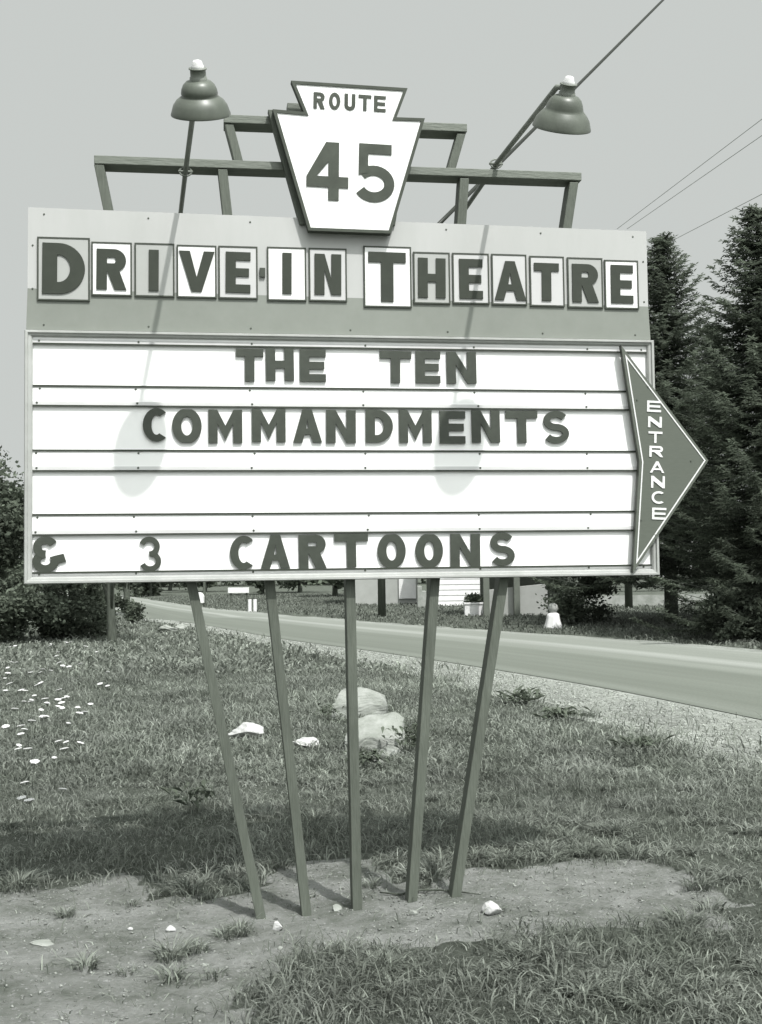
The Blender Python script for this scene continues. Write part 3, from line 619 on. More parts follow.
# ------------------------------------------------------------------ foliage
def leaf_cloud(P, size, up=0.3, asp=1.0, drop=None):
    """P: (n,3) points -> leaf shaped quads with random orientation"""
    n_ = len(P); d = rng.normal(size=(n_, 3)); d[:, 2] *= 0.6; d /= np.linalg.norm(d, axis=1)[:, None]
    e = rng.normal(size=(n_, 3)); e -= d*(e*d).sum(1)[:, None]; e /= np.linalg.norm(e, axis=1)[:, None]
    s = size*(0.6+0.8*rng.random(n_))[:, None]
    V_ = np.stack([P-d*s*.5, P+e*s*.28*asp, P+d*s*.5, P-e*s*.28*asp], 1).reshape(-1, 3)
    return V_, np.arange(4*n_).reshape(-1, 4)
def veg_mesh(name, V_, Q_, tn, M, parent=None):
    me = npmesh(name, V_, Q_, smooth=False); tone(me, tn); return link(name, me, M, parent)
def deciduous(base, hgt, cr_r, crown_c, clumps, leaves, size, trunk_r, label, group=None, name='leafy_tree', cat='tree', squash=1.0, tr=True, low=0.0):
    root = empty(name, base, label, cat, group)
    C0 = Vector(base)+Vector(crown_c)
    cs = []
    for i in range(clumps):
        d = rng.normal(size=3); d /= np.linalg.norm(d); rr = rng.random()**0.45
        c = np.array([C0.x, C0.y, C0.z]) + d*rr*np.array([cr_r, cr_r, cr_r*squash]); c[2] = max(c[2], base[2]+low+.15); cs.append(c)
    if tr:
        mb = MB(); top = Vector((C0.x, C0.y, C0.z+cr_r*squash*.3))
        b0 = Vector(base); mid = b0.lerp(top, .45)+Vector((rng.normal()*.06, rng.normal()*.06, 0))
        mb.tube([b0-Vector((0, 0, .3)), b0+Vector((0, 0, .1)), mid, top], [trunk_r*1.25, trunk_r*1.05, trunk_r*.75, trunk_r*.2], 10)
        for c in cs[:: max(1, clumps//14)]:
            f = random.uniform(.3, .8); s0 = b0.lerp(mid, f*1.0) if f < .5 else mid.lerp(top, f-.3)
            e_ = Vector(c); mb.tube([s0, s0.lerp(e_, .5)+Vector((0, 0, .15)), e_], [trunk_r*.35, trunk_r*.22, trunk_r*.06], 6)
        mb.build('trunk', m_bark, root, smooth=True)
    P = []; T = []
    per = leaves//clumps
    for c in cs:
        r_ = cr_r*random.uniform(.16, .34); q_ = rng.normal(size=(per, 3))*r_*np.array([.55, .55, .42])
        P.append(c+q_); T.append(np.full(per, random.uniform(.65, 1.35)))
    P = np.concatenate(P); T = np.concatenate(T); k = P[:, 2] > base[2]+low; P = P[k]; T = T[k]
    V_, Q_ = leaf_cloud(P, size); tn = np.repeat(T*(0.75+0.5*rng.random(len(P))), 4)
    veg_mesh('crown' if tr else 'foliage', V_, Q_, tn, m_leaf, root)
    return root
def spruce(base, hgt, R, label, seed, bare=0.6, dens=1.0):
    rg = np.random.default_rng(seed); b0 = Vector(base); root = empty('spruce_tree', b0, label, 'tree', 'spruces at the right edge')
    mb = MB(); mb.tube([b0-Vector((0, 0, .3)), b0+Vector((0, 0, hgt*.5)), b0+Vector((.05, 0, hgt))], [.19, .11, .012], 10)
    VV = []; TT = []
    z = bare
    wst = 1.0
    while z < hgt-.1:
        f = (z-bare)/(hgt-bare); Lr = R*(1-f)**0.88*(1+.10*math.sin(z*3.1+seed)) + .05
        nb_ = int(rg.integers(6, 9)) if f < .9 else 5
        for j in range(nb_):
            a = 2*PI*(j+rg.random()*.8)/nb_+z; ln = Lr*rg.uniform(.62, 1.12)
            dr = np.array([math.cos(a), math.sin(a)]); K = max(4, int(ln/.11))
            droop = -.34*ln*(1-f*1.3) if f < .75 else .25*ln
            prev = None; tone_b = rg.uniform(.6, 1.45)
            tt = np.linspace(0.06, 1, K)
            zz = z+droop*tt + .30*ln*tt**3
            cx_ = b0.x+dr[0]*ln*tt; cy_ = b0.y+dr[1]*ln*tt
            if j % 2 == 0 and f < .8:
                mb.tube([(cx_[0], cy_[0], b0.z+zz[0]), (cx_[K//2], cy_[K//2], b0.z+zz[K//2]), (cx_[-1], cy_[-1], b0.z+zz[-1])], [.022, .014, .004], 4, caps=False)
            for i in range(K):
                p = np.array([cx_[i], cy_[i], b0.z+zz[i]])
                sl_ = (.30*(1-tt[i])*min(1, ln)+.12)
                for sgn in (-1, 1, 0):
                    for rep in range(1):
                        ang = a+sgn*rg.uniform(.6, 1.15); l_ = sl_*rg.uniform(.6, 1.25) if sgn else .18
                        dd = np.array([math.cos(ang), math.sin(ang), rg.uniform(-.55, .25) if sgn else .15]); dd /= np.linalg.norm(dd)
                        sd_ = np.cross(dd, [0, 0, 1]); sd_ /= np.linalg.norm(sd_); wv = sd_*rg.uniform(.022, .04)+np.array([0, 0, rg.uniform(-.03, .03)])
                        e_ = p+dd*l_; m_ = p+dd*l_*.5+np.array([0, 0, -.02])
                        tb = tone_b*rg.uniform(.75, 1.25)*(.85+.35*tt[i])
                        nq = max(3, int(l_/.055))
                        for q in range(nq):
                            f0 = (q+.2)/nq; c0 = p+dd*l_*f0; sg2 = 1 if q % 2 else -1
                            for sg3 in (1, -1):
                                dn = dd*.6+sd_*sg3*rg.uniform(.5, 1.0)+np.array([0, 0, rg.uniform(-.5, .35)]); dn /= np.linalg.norm(dn)
                                ln2 = rg.uniform(.08, .15); wq = np.cross(dn, [0.3, 0.2, 1]); wq *= .019/np.linalg.norm(wq)
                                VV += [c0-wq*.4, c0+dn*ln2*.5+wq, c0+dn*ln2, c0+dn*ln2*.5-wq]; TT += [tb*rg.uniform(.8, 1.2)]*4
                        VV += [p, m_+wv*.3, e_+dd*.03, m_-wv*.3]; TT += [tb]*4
        z += rg.uniform(.15, .24)/dens*(1.25-f*.55)
    mb.build('trunk', m_bark, root, smooth=True)
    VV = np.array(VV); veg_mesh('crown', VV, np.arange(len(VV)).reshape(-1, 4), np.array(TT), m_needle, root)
    return root
def gz(p): return ground_h(np.array(float(p.x)), np.array(float(p.y))).item()
def GP(x, y):
    p = G(x, y); p.z = gz(p); return p

b = GP(662, 609); D1 = 30.0; p = AD(656, 233, D1); base = Vector((p.x+.15, D1, gz(p))); spruce(base, p.z-base.z, 3.5, 'tall dark spruce right behind the edge of the sign', 3, bare=1.5)
D2 = 25.0; p = AD(754, 203, D2); base = Vector((p.x, D2, gz(p))); spruce(base, p.z-base.z, 3.0, 'dark spruce cut off by the right edge, standing nearest the road', 5, bare=.5)
p = AD(712, 322, 33.0); base = Vector((p.x, 33.0, gz(p))); spruce(base, p.z-base.z, 2.6, 'shorter spruce filling the gap between the two tall spruces', 9, bare=1.1)
p = AD(812, 260, 33.0); base = Vector((p.x, 31.0, gz(p))); spruce(base, p.z-base.z, 3.0, 'spruce behind the one at the right edge', 11, bare=.4)

def on(px, py, d):  # a point on the ground at distance d below pixel column px
    p = AD(px, py, d); return Vector((p.x, d, gz(p)))
# left side
deciduous(on(-26, 640, 29), 4, 1.5, (0, 0, 3.3), 60, 15000, .13, .12, 'leafy tree against the sky at the left edge of the picture', squash=1.0)
deciduous(on(-5, 640, 31), 4, 1.0, (0, 0, 2.0), 34, 9000, .12, .07, 'lower leafy tree between the left edge and the sign', squash=1.15)
deciduous(on(20, 640, 27.5), 1.6, 1.15, (0, 0, .7), 40, 9000, .11, .05, 'broad leafy bush at the far left of the grass', group='bushes at the left', name='leafy_bush', cat='bush', squash=.7, tr=False)
deciduous(on(68, 640, 28.5), 1.6, 1.05, (0, 0, .75), 36, 8500, .11, .05, 'broad leafy bush beside the near tree trunk', group='bushes at the left', name='leafy_bush', cat='bush', squash=.8, tr=False)
deciduous(on(97, 632, 33), 1.6, .8, (0, 0, .7), 22, 4500, .11, .05, 'small pale bush beyond the near tree trunk', group='bushes at the left', name='leafy_bush', cat='bush', squash=.9, tr=False)
deciduous(on(135, 625, 37), 1.6, .42, (0, 0, .25), 14, 2200, .09, .05, 'low round bush at the foot of the farther tree trunk', group='bushes at the left', name='leafy_bush', cat='bush', squash=.8, tr=False)
deciduous(GP(112, 645), 4.5, 1.35, (0, 0, 3.7), 30, 7000, .12, .10, 'young tree with bare straight trunk left of the posts', squash=.8, low=2.0, name='roadside_tree')
deciduous(GP(127, 617), 6.5, 1.6, (0, 0, 4.8), 30, 6000, .15, .12, 'farther tree trunk close beside the road bend', squash=.9, low=2.3, name='roadside_tree')
# right side under the spruces
deciduous(on(590, 615, 31), 2, 1.15, (0, 0, .95), 40, 10000, .10, .05, 'dark rounded bush beside the white lawn ornament', name='leafy_bush', cat='bush', group='bushes by the grey house', squash=.85, tr=False)
deciduous(on(738, 645, 24), 2, .8, (0, 0, .5), 30, 8000, .09, .05, 'dark bush by the road at the right edge', name='leafy_bush', cat='bush', group='bushes by the grey house', squash=.7, tr=False)

# distant woods
P = []; T = []
for i in range(420):
    x = rng.uniform(-75, 60); y = 118+rng.uniform(-4, 14)+abs(x)*.08; h_ = rng.uniform(3.5, 7.5)
    q_ = rng.normal(size=(150, 3))*np.array([1.6, 1.6, h_*.28])+np.array([x, y, h_*.48]); q_ = q_[q_[:, 2] > 0]
    P.append(q_); T.append(np.full(len(q_), rng.uniform(.7, 1.5)))
P = np.concatenate(P); T = np.concatenate(T); V_, Q_ = leaf_cloud(P, .6)
o = veg_mesh('distant_woods', V_, Q_, np.repeat(T*(.8+.4*rng.random(len(P))), 4), m_leaf); setp(o, 'dark line of distant trees beyond the road bend', 'woods', kind='stuff')
# field hedgerow trees, individually placed
for i, (px, d, h_, r_) in enumerate([(150, 78, 3.4, 2.2), (205, 88, 4.2, 2.6), (262, 74, 3.6, 2.0), (300, 80, 4.5, 2.8), (335, 66, 3.8, 2.2), (170, 96, 5, 3.0)]):
    names = ['small rounded tree at the far left bend of the road', 'broad tree far off behind the white mailbox', 'leafy tree far off behind the white guard posts', 'broad tree far off between the second and third sign posts', 'leafy tree far off just left of the pale garage', 'tallest tree of the far row past the road bend']
    deciduous(on(px, 590, d), h_, r_, (0, 0, h_*.55), 22, 3000, .34, .16, names[i], group='far trees beyond the road', name='leafy_tree', squash=.8)

# ------------------------------------------------------------------ buildings beyond the road
def clap(mb, x0, x1, y, z0, z1, step, mi=0, d=.025):
    z = z0
    while z < z1-.01:
        zt = min(z+step, z1); mb.add([(x0, y-d, z), (x1, y-d, z), (x1, y-.004, zt), (x0, y-.004, zt)], [(0, 1, 2, 3)], mi)
        mb.add([(x0, y-d, z), (x0, y, z), (x1, y, z), (x1, y-d, z)], [(0, 1, 2, 3)], mi); z = zt
def house(name, label, x0, x1, y0, depth, z0, hw, wallm, roofh, siding=.14, foundation=0.0, windows=(), door=None, parentcat='building'):
    r = empty(name, ((x0+x1)/2, y0, 0), label, parentcat)
    zb = z0+foundation
    mb = MB(); mb.box(x0, y0, z0-.2, x1, y0+depth, z0+hw)
    if siding: clap(mb, x0-.01, x1+.01, y0-.003, zb, z0+hw, siding)
    mb.build('wall', wallm, r)
    if foundation:
        mb = MB(); mb.box(x0-.04, y0-.05, z0-.2, x1+.04, y0+depth+.04, zb); mb.build('foundation', m_found, r)
    mb = MB(); ov = .35; xm = (x0+x1)/2; zt = z0+hw
    ym = y0+depth/2
    mb.add([(x0-ov, y0-ov, zt-.05), (x1+ov, y0-ov, zt-.05), (x1+ov, ym, zt+roofh), (x0-ov, ym, zt+roofh), (x1+ov, y0+depth+ov, zt-.05), (x0-ov, y0+depth+ov, zt-.05),
            (x0-ov, y0-ov, zt+.06), (x1+ov, y0-ov, zt+.06), (x1+ov, ym, zt+roofh+.12), (x0-ov, ym, zt+roofh+.12), (x1+ov, y0+depth+ov, zt+.06), (x0-ov, y0+depth+ov, zt+.06)],
           [(3, 2, 1, 0), (5, 4, 2, 3), (6, 7, 8, 9), (9, 8, 10, 11), (0, 1, 7, 6), (4, 5, 11, 10), (0, 6, 9, 3), (3, 9, 11, 5), (1, 2, 8, 7), (2, 4, 10, 8)])
    mb.build('roof', m_roof, r)
    for xe in (x0, x1):
        mb = MB(); mb.box8([(xe-.03, y0, zt-.02), (xe+.03, y0, zt-.02), (xe+.03, y0+depth, zt-.02), (xe-.03, y0+depth, zt-.02), (xe-.03, ym-.02, zt+roofh), (xe+.03, ym-.02, zt+roofh), (xe+.03, ym+.02, zt+roofh), (xe-.03, ym+.02, zt+roofh)]); mb.build('gable', wallm, r)
    for wx, wz, ww, wh in windows:
        mb = MB(); f_ = .07; y = y0-.06
        mb.box(wx-f_, y, wz-f_, wx+ww+f_, y+.05, wz); mb.box(wx-f_, y, wz+wh, wx+ww+f_, y+.05, wz+wh+f_); mb.box(wx-f_, y, wz, wx, y+.05, wz+wh); mb.box(wx+ww, y, wz, wx+ww+f_, y+.05, wz+wh); mb.box(wx, y+.01, wz+wh/2-.02, wx+ww, y+.04, wz+wh/2+.02)
        w = mb.build('window', m_whitepaint, r)
        mb = MB(); mb.box(wx, y+.028, wz, wx+ww, y+.034, wz+wh/2-.022); mb.box(wx, y+.028, wz+wh/2+.022, wx+ww, y+.034, wz+wh); mb.build('pane', m_pane, w)
    if door:
        dx, dw, dh = door; mb = MB(); mb.box(dx, y0-.07, z0, dx+dw, y0-.03, z0+dh); dd = mb.build('door', m_clap, r)
        mb = MB(); mb.lathe([(.001, -.03), (.03, -.03), (.03, .03), (.001, .03)], 10, (dx+dw*.85, y0-.10, z0+dh*.45)); mb.build('handle', m_cap, dd)
    return r
# grey clapboard house behind the spruces
a = on(556, 600, 44); bb = on(722, 600, 44)
house('clapboard_house', 'grey clapboard house with pale foundation behind the spruces', a.x, bb.x, 44, 8, .1, 3.0, m_clap, 1.8, .16, foundation=.42, windows=[(a.x+1.2, 1.25, .8, 1.2), (a.x+3.4, 1.25, .8, 1.2), (a.x+5.2, 1.25, .8, 1.2)], door=None)
# white house
a = on(442, 600, 47); bb = on(484, 600, 47)
house('white_house', 'bright white house front glimpsed between the two right posts', a.x-.35, bb.x+.25, 47, 7, .1, 2.8, m_whitepaint, 1.5, .22, windows=[(a.x+.2, 1.35, .5, .9)], door=None)
# garage
a = on(352, 600, 50); bb = on(418, 600, 50)
g_ = house('garage', 'pale grey garage with a white door beyond the road', a.x, bb.x, 50, 6, .1, 2.5, m_dull, 1.3, 0)
mb = MB(); q0 = on(399, 600, 50); q1 = on(416, 600, 50); mb.box(q0.x, 49.9, .35, q1.x, 49.95, 2.2); mb.build('garage_door', m_whitepaint, g_)
# steps beside the garage
a = on(417, 608, 45.2); r = empty('stone_steps', a, 'small flight of pale steps beside the white garage door', 'steps')
mb = MB()
for i in range(4): mb.box(a.x+.02+i*.17, 45.0, .0, a.x+.02+(i+1)*.17+.002, 46.2, .95-.20*i)
mb.build('tread_block', m_found, r, bevel=.01)
# porch with a pale wall and dark posts
a = on(489, 618, 36.5); bb = on(548, 618, 36.5); r = empty('open_porch', a, 'dark open porch with pale low wall and square posts', 'porch')
mb = MB(); z0 = .05; mb.box8([(a.x, 36.5, z0-.2), (bb.x, 36.5, z0-.2), (bb.x, 36.7, z0-.2), (a.x, 36.7, z0-.2), (a.x, 36.5, z0+.88), (bb.x, 36.5, z0+1.05), (bb.x, 36.7, z0+1.05), (a.x, 36.7, z0+.88)]); mb.build('low_wall', m_dull, r, bevel=.01)
for px_ in (486.5, 517):
    q = on(px_, 618, 36.3); mb = MB(); mb.box(q.x-.09, 36.2, -.1, q.x+.10, 36.4, 2.6); mb.build('porch_post', m_clap, r, bevel=.01)
mb = MB(); clap(mb, a.x-.1, bb.x+1.2, 38.4, .0, 2.7, .12); mb.box(a.x-.1, 38.4, -.1, bb.x+1.2, 38.5, 2.7); mb.build('back_wall', m_clap, r)
mb = MB(); mb.box8([(a.x-.5, 36.0, 2.5), (bb.x+1.4, 36.0, 2.5), (bb.x+1.4, 38.9, 2.95), (a.x-.5, 38.9, 2.95), (a.x-.5, 36.0, 2.6), (bb.x+1.4, 36.0, 2.6), (bb.x+1.4, 38.9, 3.05), (a.x-.5, 38.9, 3.05)]); mb.build('roof', m_roof, r)
# planter
a = GP(465, 619); bb = on(485, 619, a.y); r = empty('planter_box', a, 'white planter box with dark leaves on the verge', 'planter')
mb = MB(); mb.box(a.x, a.y, a.z-.05, bb.x, a.y+.5, a.z+.36); mb.box(a.x-.03, a.y-.03, a.z+.361, bb.x+.03, a.y+.53, a.z+.42); mb.build('box', m_whitepaint, r, bevel=.01)
pc = rng.normal(size=(900, 3))*np.array([.16, .12, .08])+np.array([(a.x+bb.x)/2, a.y+.25, a.z+.52]); pc = pc[(pc[:, 2] > a.z+.42) & (abs(pc[:, 0]-(a.x+bb.x)/2) < .33)]; V_, Q_ = leaf_cloud(pc, .09); veg_mesh('foliage', V_, Q_, np.repeat(.8+.5*rng.random(len(pc)), 4), m_leaf, r)
# lawn ornament
a = GP(553.5, 630); r = empty('lawn_ornament', a, 'white lawn ornament, a round ball on a draped tapering base', 'ornament')
mb = MB(); k = 28; prof = [(.235, 0), (.225, .05), (.19, .16), (.165, .28), (.15, .36), (.105, .385), (.06, .40)]; VV = []
for i, (rr, z) in enumerate(prof):
    for j in range(k): an = 2*PI*j/k; q = rr*(1+.07*math.sin(an*7)*(1-z*1.4)); VV.append((a.x+q*math.cos(an), a.y+q*math.sin(an), a.z+z))
mb.add(VV, [(i*k+j, i*k+(j+1) % k, (i+1)*k+(j+1) % k, (i+1)*k+j) for i in range(len(prof)-1) for j in range(k)]); mb.build('base', m_whitepaint, r, smooth=True)
mb = MB(); mb.lathe([(.002+.13*math.sin(PI*i/14), .515-.13*math.cos(PI*i/14)) for i in range(15)], 24, a); mb.build('ball', m_dull, r, smooth=True)
# guard posts, mailbox, road sign, rural fence
for px_, lab in ((249.8, 'short white guard post by the far road edge, left one of the pair'), (255.0, 'short white guard post by the far road edge, right one of the pair')):
    a = GP(px_, 612); r = empty('guard_post', a, lab, 'guard post', 'white guard posts'); mb = MB(); mb.tube([a-Vector((0, 0, .1)), a+Vector((0, 0, .50))], .075, 12); mb.build('shaft', m_whitepaint, r)
    mb = MB(); mb.lathe([(.076, .50), (.078, .53), (.05, .57), (.001, .58)], 12, a); mb.build('cap', m_outline, r)
a = GP(204.5, 607); r = empty('mailbox', a, 'white roadside mailbox on a thin wooden post', 'mailbox')
mb = MB(); mb.box(a.x-.05, a.y-.05, a.z-.1, a.x+.05, a.y+.05, a.z+1.9); mb.build('post', m_pole, r)
mb = MB(); ww = .26; pr = [(-ww, 0), (ww, 0), (ww, .28)]+[(ww*math.cos(PI*i/8), .28+.2*math.sin(PI*i/8)) for i in range(1, 8)]+[(-ww, .28)]
mb.prism([pr], -.3, .3, fn=lambda u, v, o: Vector((a.x-.25+u, a.y-.12-o*.8, a.z+.18+v))); mb.build('box', m_whitepaint, r)
a = on(238, 600, 56); r = empty('roadside_board', a, 'long narrow white board on two legs far beyond the road', 'signboard')
x0, x1 = AD(228, 590, 56).x, AD(249, 590, 56).x; zt = AD(238, 587.5, 56).z; zb = AD(238, 593, 56).z
mb = MB(); mb.box(x0, 55.97, zb, x1, 56.03, zt); mb.build('board', m_whitepaint, r, bevel=.005)
for xx in (x0+.12, x1-.12): mb = MB(); mb.box(xx-.04, 56.04, -.1, xx+.04, 56.12, zt-.02); mb.build('leg', m_pole, r)

# ------------------------------------------------------------------ rocks
def rock(c, dims, label, M=m_stone, seed=1, name='rock', group=None, cuts=9, sub=4, flat=0.0, rz=0.0):
    rg = np.random.default_rng(seed); bm = bmesh.new(); bmesh.ops.create_icosphere(bm, subdivisions=sub, radius=1)
    pl = [(Vector(rg.normal(size=3)).normalized(), rg.uniform(.48, .82)) for _ in range(cuts)]
    for v in bm.verts:
        for nn, d in pl:
            e_ = v.co.dot(nn)-d
            if e_ > 0: v.co -= nn*e_
        w = v.co; nz = .035*math.sin(w.x*9+seed)*math.sin(w.y*8+2)+.03*math.sin(w.z*13+w.x*7+seed)+.015*math.sin(w.x*31+w.y*27+w.z*23)
        v.co = w*(1+nz); v.co.x *= dims[0]/2; v.co.y *= dims[1]/2; v.co.z *= dims[2]/2
    me = bpy.data.meshes.new(name); bm.to_mesh(me); bm.free()
    o = link(name, me, M); o.location = (c[0], c[1], gz(Vector((c[0], c[1], 0)))+dims[2]*.5*(.45)); o.rotation_euler = (0, flat, rz)
    setp(o, label, 'rock', group); return o
def rpx(px, ybase, wpx, hpx, label, depth=.7, **k):
    p = G(px, ybase); p = G(px, ybase, gz(p)); s = p.y/F; w = wpx*s; h_ = hpx*s; k.setdefault('group', 'rocks in the grass')
    rock((p.x, p.y+w*depth*.45), (w, w*depth, h_*1.12), label, **k)
def boulder(pts, label, seed):
    rg = np.random.default_rng(seed); bm = bmesh.new(); vs = [bm.verts.new(p) for p in pts]
    bmesh.ops.convex_hull(bm, input=vs); bmesh.ops.triangulate(bm, faces=bm.faces)
    bmesh.ops.subdivide_edges(bm, edges=bm.edges, cuts=5, use_grid_fill=True); bmesh.ops.subdivide_edges(bm, edges=bm.edges, cuts=1, use_grid_fill=True)
    for _ in range(2): bmesh.ops.smooth_vert(bm, verts=bm.verts, factor=.3, use_axis_x=True, use_axis_y=True, use_axis_z=True)
    for v in bm.verts: v.co += Vector((math.sin(v.co.y*21+v.co.z*17), math.sin(v.co.z*23+v.co.x*15), math.sin(v.co.x*19+v.co.y*27)))*.006 + Vector(rg.normal(size=3))*.0016
    me = bpy.data.meshes.new('rock'); bm.to_mesh(me); bm.free(); o = link('rock', me, m_stone); setp(o, label, 'rock', 'rocks in the grass')
def bpts(px, pyb, L):
    b = G(px, pyb); k = b.y/F; zb = gz(b)
    return [(b.x+(x-px)*k, b.y+d, zb+(pyb-y)*k*1.0-.04) for x, y, d in L]
boulder(bpts(360, 720, [(331, 722, 0), (386, 722, .05), (332, 703, .02), (387, 704, .06), (341, 689, .16), (378, 692, .14), (386, 697, .25), (345, 690, .45), (384, 698, .5), (335, 722, .6), (388, 722, .6), (360, 687, .3)]), 'large angular pale boulder standing behind the middle post', 3)
boulder(bpts(375, 752, [(343, 756, 0), (404, 754, .03), (345, 738, .0), (372, 733, -.02), (400, 738, .05), (350, 722, .35), (368, 719, .42), (396, 716, .45), (405, 722, .4), (406, 752, .6), (346, 752, .6)]), 'large slanted pale boulder in front of the other, weeds beside it', 5)
if 0: rpx(359, 719, 54, 36, 'large angular pale boulder standing behind the middle post', seed=3, cuts=12)
if 0: rpx(376, 748, 66, 38, 'large slanted pale boulder in front of the other, weeds beside it', seed=8, flat=-.1, cuts=12)
rpx(391, 758, 28, 14, 'small rough stone at the foot of the slanted boulder', seed=15)
rpx(373, 766, 24, 9, 'small low stone nearest the sign below the boulders', seed=16)
rpx(245, 739, 38, 18, 'bright white rock lying between the first and second posts', M=m_whitestone, seed=21)
rpx(306, 748, 32, 12, 'low flat white rock just right of the second post', M=m_whitestone, seed=23)
rpx(166, 633, 22, 11, 'pale rock pile at the road edge near the bend', seed=31)
rpx(180, 630, 16, 7, 'small pale rock right of the pile at the road edge', seed=33)
for px_, yb_, w_, h_, lab, M_ in [(277, 932, 17, 11, 'white stone on the dirt just right of the first post foot', m_whitestone), (493, 915, 21, 15, 'white stone on the dirt right of the fifth post foot', m_whitestone), (171, 932, 12, 7, 'small white stone on the dirt left of the first post', m_whitestone), (336, 912, 12, 8, 'blunt pale stone on the dirt between second and third posts', m_stone),
                          (281, 951, 8, 5, 'tiny pale stone in front of the first post', m_stone), (412, 915, 12, 6, 'dark flat stone on the dirt below the fourth post', m_stone), (205, 968, 9, 6, 'small pale stone among the front grass tufts', m_stone), (40, 948, 30, 5, 'flat pale stone slab half buried in the left dirt', m_stone), (130, 931, 6, 4, 'tiny white pebble left of the small white stone', m_whitestone)]:
    rpx(px_, yb_, w_, h_, lab, M=M_, seed=int(px_), group='stones on the dirt', name='stone', sub=3)
# twig lying on the dirt
P = [GP(x, y)+Vector((0, 0, .015+.01*math.sin(x))) for x, y in [(380, 903), (400, 905), (418, 903), (440, 905), (463, 906), (482, 909)]]
mb = MB(); mb.tube(P, [.004, .006, .006, .005, .004, .002], 6); o = mb.build('twig', m_bark, None, smooth=True); setp(o, 'long dry twig lying on the dirt by the right posts', 'twig')

# pebbles (nobody could count them)
def pebbles(px_, py_, sz, name, label, dk=1.0):
    n_ = len(px_); base_ = np.array([[1, 0, 0], [-.5, .87, 0], [-.5, -.87, 0], [0, 0, .8], [0, 0, -.8]])
    tri = np.array([[0, 1, 3], [1, 2, 3], [2, 0, 3], [1, 0, 4], [2, 1, 4], [0, 2, 4]])
    an = rng.random(n_)*2*PI; c, s = np.cos(an), np.sin(an); B = base_[None]*(1+.5*(rng.random((n_, 5, 1))-.5))
    xx = B[:, :, 0]*c[:, None]-B[:, :, 1]*s[:, None]; yy_ = B[:, :, 0]*s[:, None]+B[:, :, 1]*c[:, None]
    z0 = np.maximum(ground_h(px_, py_), np.where(road_dist(px_, py_) < 0, .02, -1))
    V_ = np.stack([xx*sz[:, None]+px_[:, None], yy_*sz[:, None]+py_[:, None], B[:, :, 2]*sz[:, None]*.7+z0[:, None]+sz[:, None]*.15], -1).reshape(-1, 3)
    Q_ = (tri[None]+np.arange(n_)[:, None, None]*5).reshape(-1, 3)
    me = npmesh(name, V_, Q_, smooth=False); tone(me, dk*np.repeat(.75+.85*rng.random(n_)**2, 5)); o = link(name, me, m_pebble); setp(o, label, 'gravel', kind='stuff')
n_ = 30000; py_ = 6+30*rng.random(n_)**1.5; lo = lerp_line(shoulder, py_); hi = lerp_line(near_edge, py_); px_ = lo-.1+(hi-lo)*rng.random(n_); pebbles(px_, py_, (.005+.016*rng.random(n_)**3)*(py_/8)**.3, 'gravel_stones', 'loose pale gravel along the near road shoulder')
n_ = 26000; px_ = rng.uniform(-3, 3, n_); py_ = rng.uniform(3.2, 6.3, n_); k = inside(px_, py_, dirt); px_, py_ = px_[k], py_[k]; pebbles(px_, py_, .002+.010*rng.random(len(px_))**5, 'dirt_crumbs', 'loose crumbs and grit on the bare dirt below the sign', dk=.72)

# ------------------------------------------------------------------ grass
def blades(x, y, h_, w_, lean, tn, z=None, az=None):
    n_ = len(x); z = ground_h(x, y) if z is None else z
    az = rng.random(n_)*2*PI if az is None else az; fa = rng.random(n_)*2*PI
    ld = np.stack([np.cos(az), np.sin(az), np.zeros(n_)], 1); sd_ = np.stack([np.cos(fa), np.sin(fa), np.zeros(n_)], 1)
    z = np.where((road_dist(x, y) < 0) & (yard_dist(x, y) < -2), np.maximum(z, .02), z) if n_ > 400 else z
    b0 = np.stack([x, y, z-.01], 1); up = np.array([0, 0, 1.])
    m1 = b0+up*(h_*.45)[:, None]+ld*(h_*lean*.22)[:, None]; m2 = b0+up*(h_*(.80-.25*lean))[:, None]+ld*(h_*lean*.62)[:, None]; tp = b0+up*(h_*(1-.45*lean))[:, None]+ld*(h_*lean*1.1)[:, None]
    w = sd_*(w_/2)[:, None]
    V_ = np.stack([b0-w*.7, b0+w*.7, m1-w, m1+w, m2-w*.75, m2+w*.75, tp], 1).reshape(-1, 3)
    tri = np.array([[0, 1, 3], [0, 3, 2], [2, 3, 5], [2, 5, 4], [4, 5, 6]]); Q_ = (tri[None]+np.arange(n_)[:, None, None]*7).reshape(-1, 3)
    return V_, Q_, np.repeat(tn, 7)
def clump_noise(x, y):
    return .5+.5*(np.sin(x*3.1+np.sin(y*2.3)*1.7)*np.sin(y*2.7+np.sin(x*1.9)*2.1)*.6+np.sin(x*7.7+y*5.9)*.25+np.sin(x*1.1-y*.7)*.3)
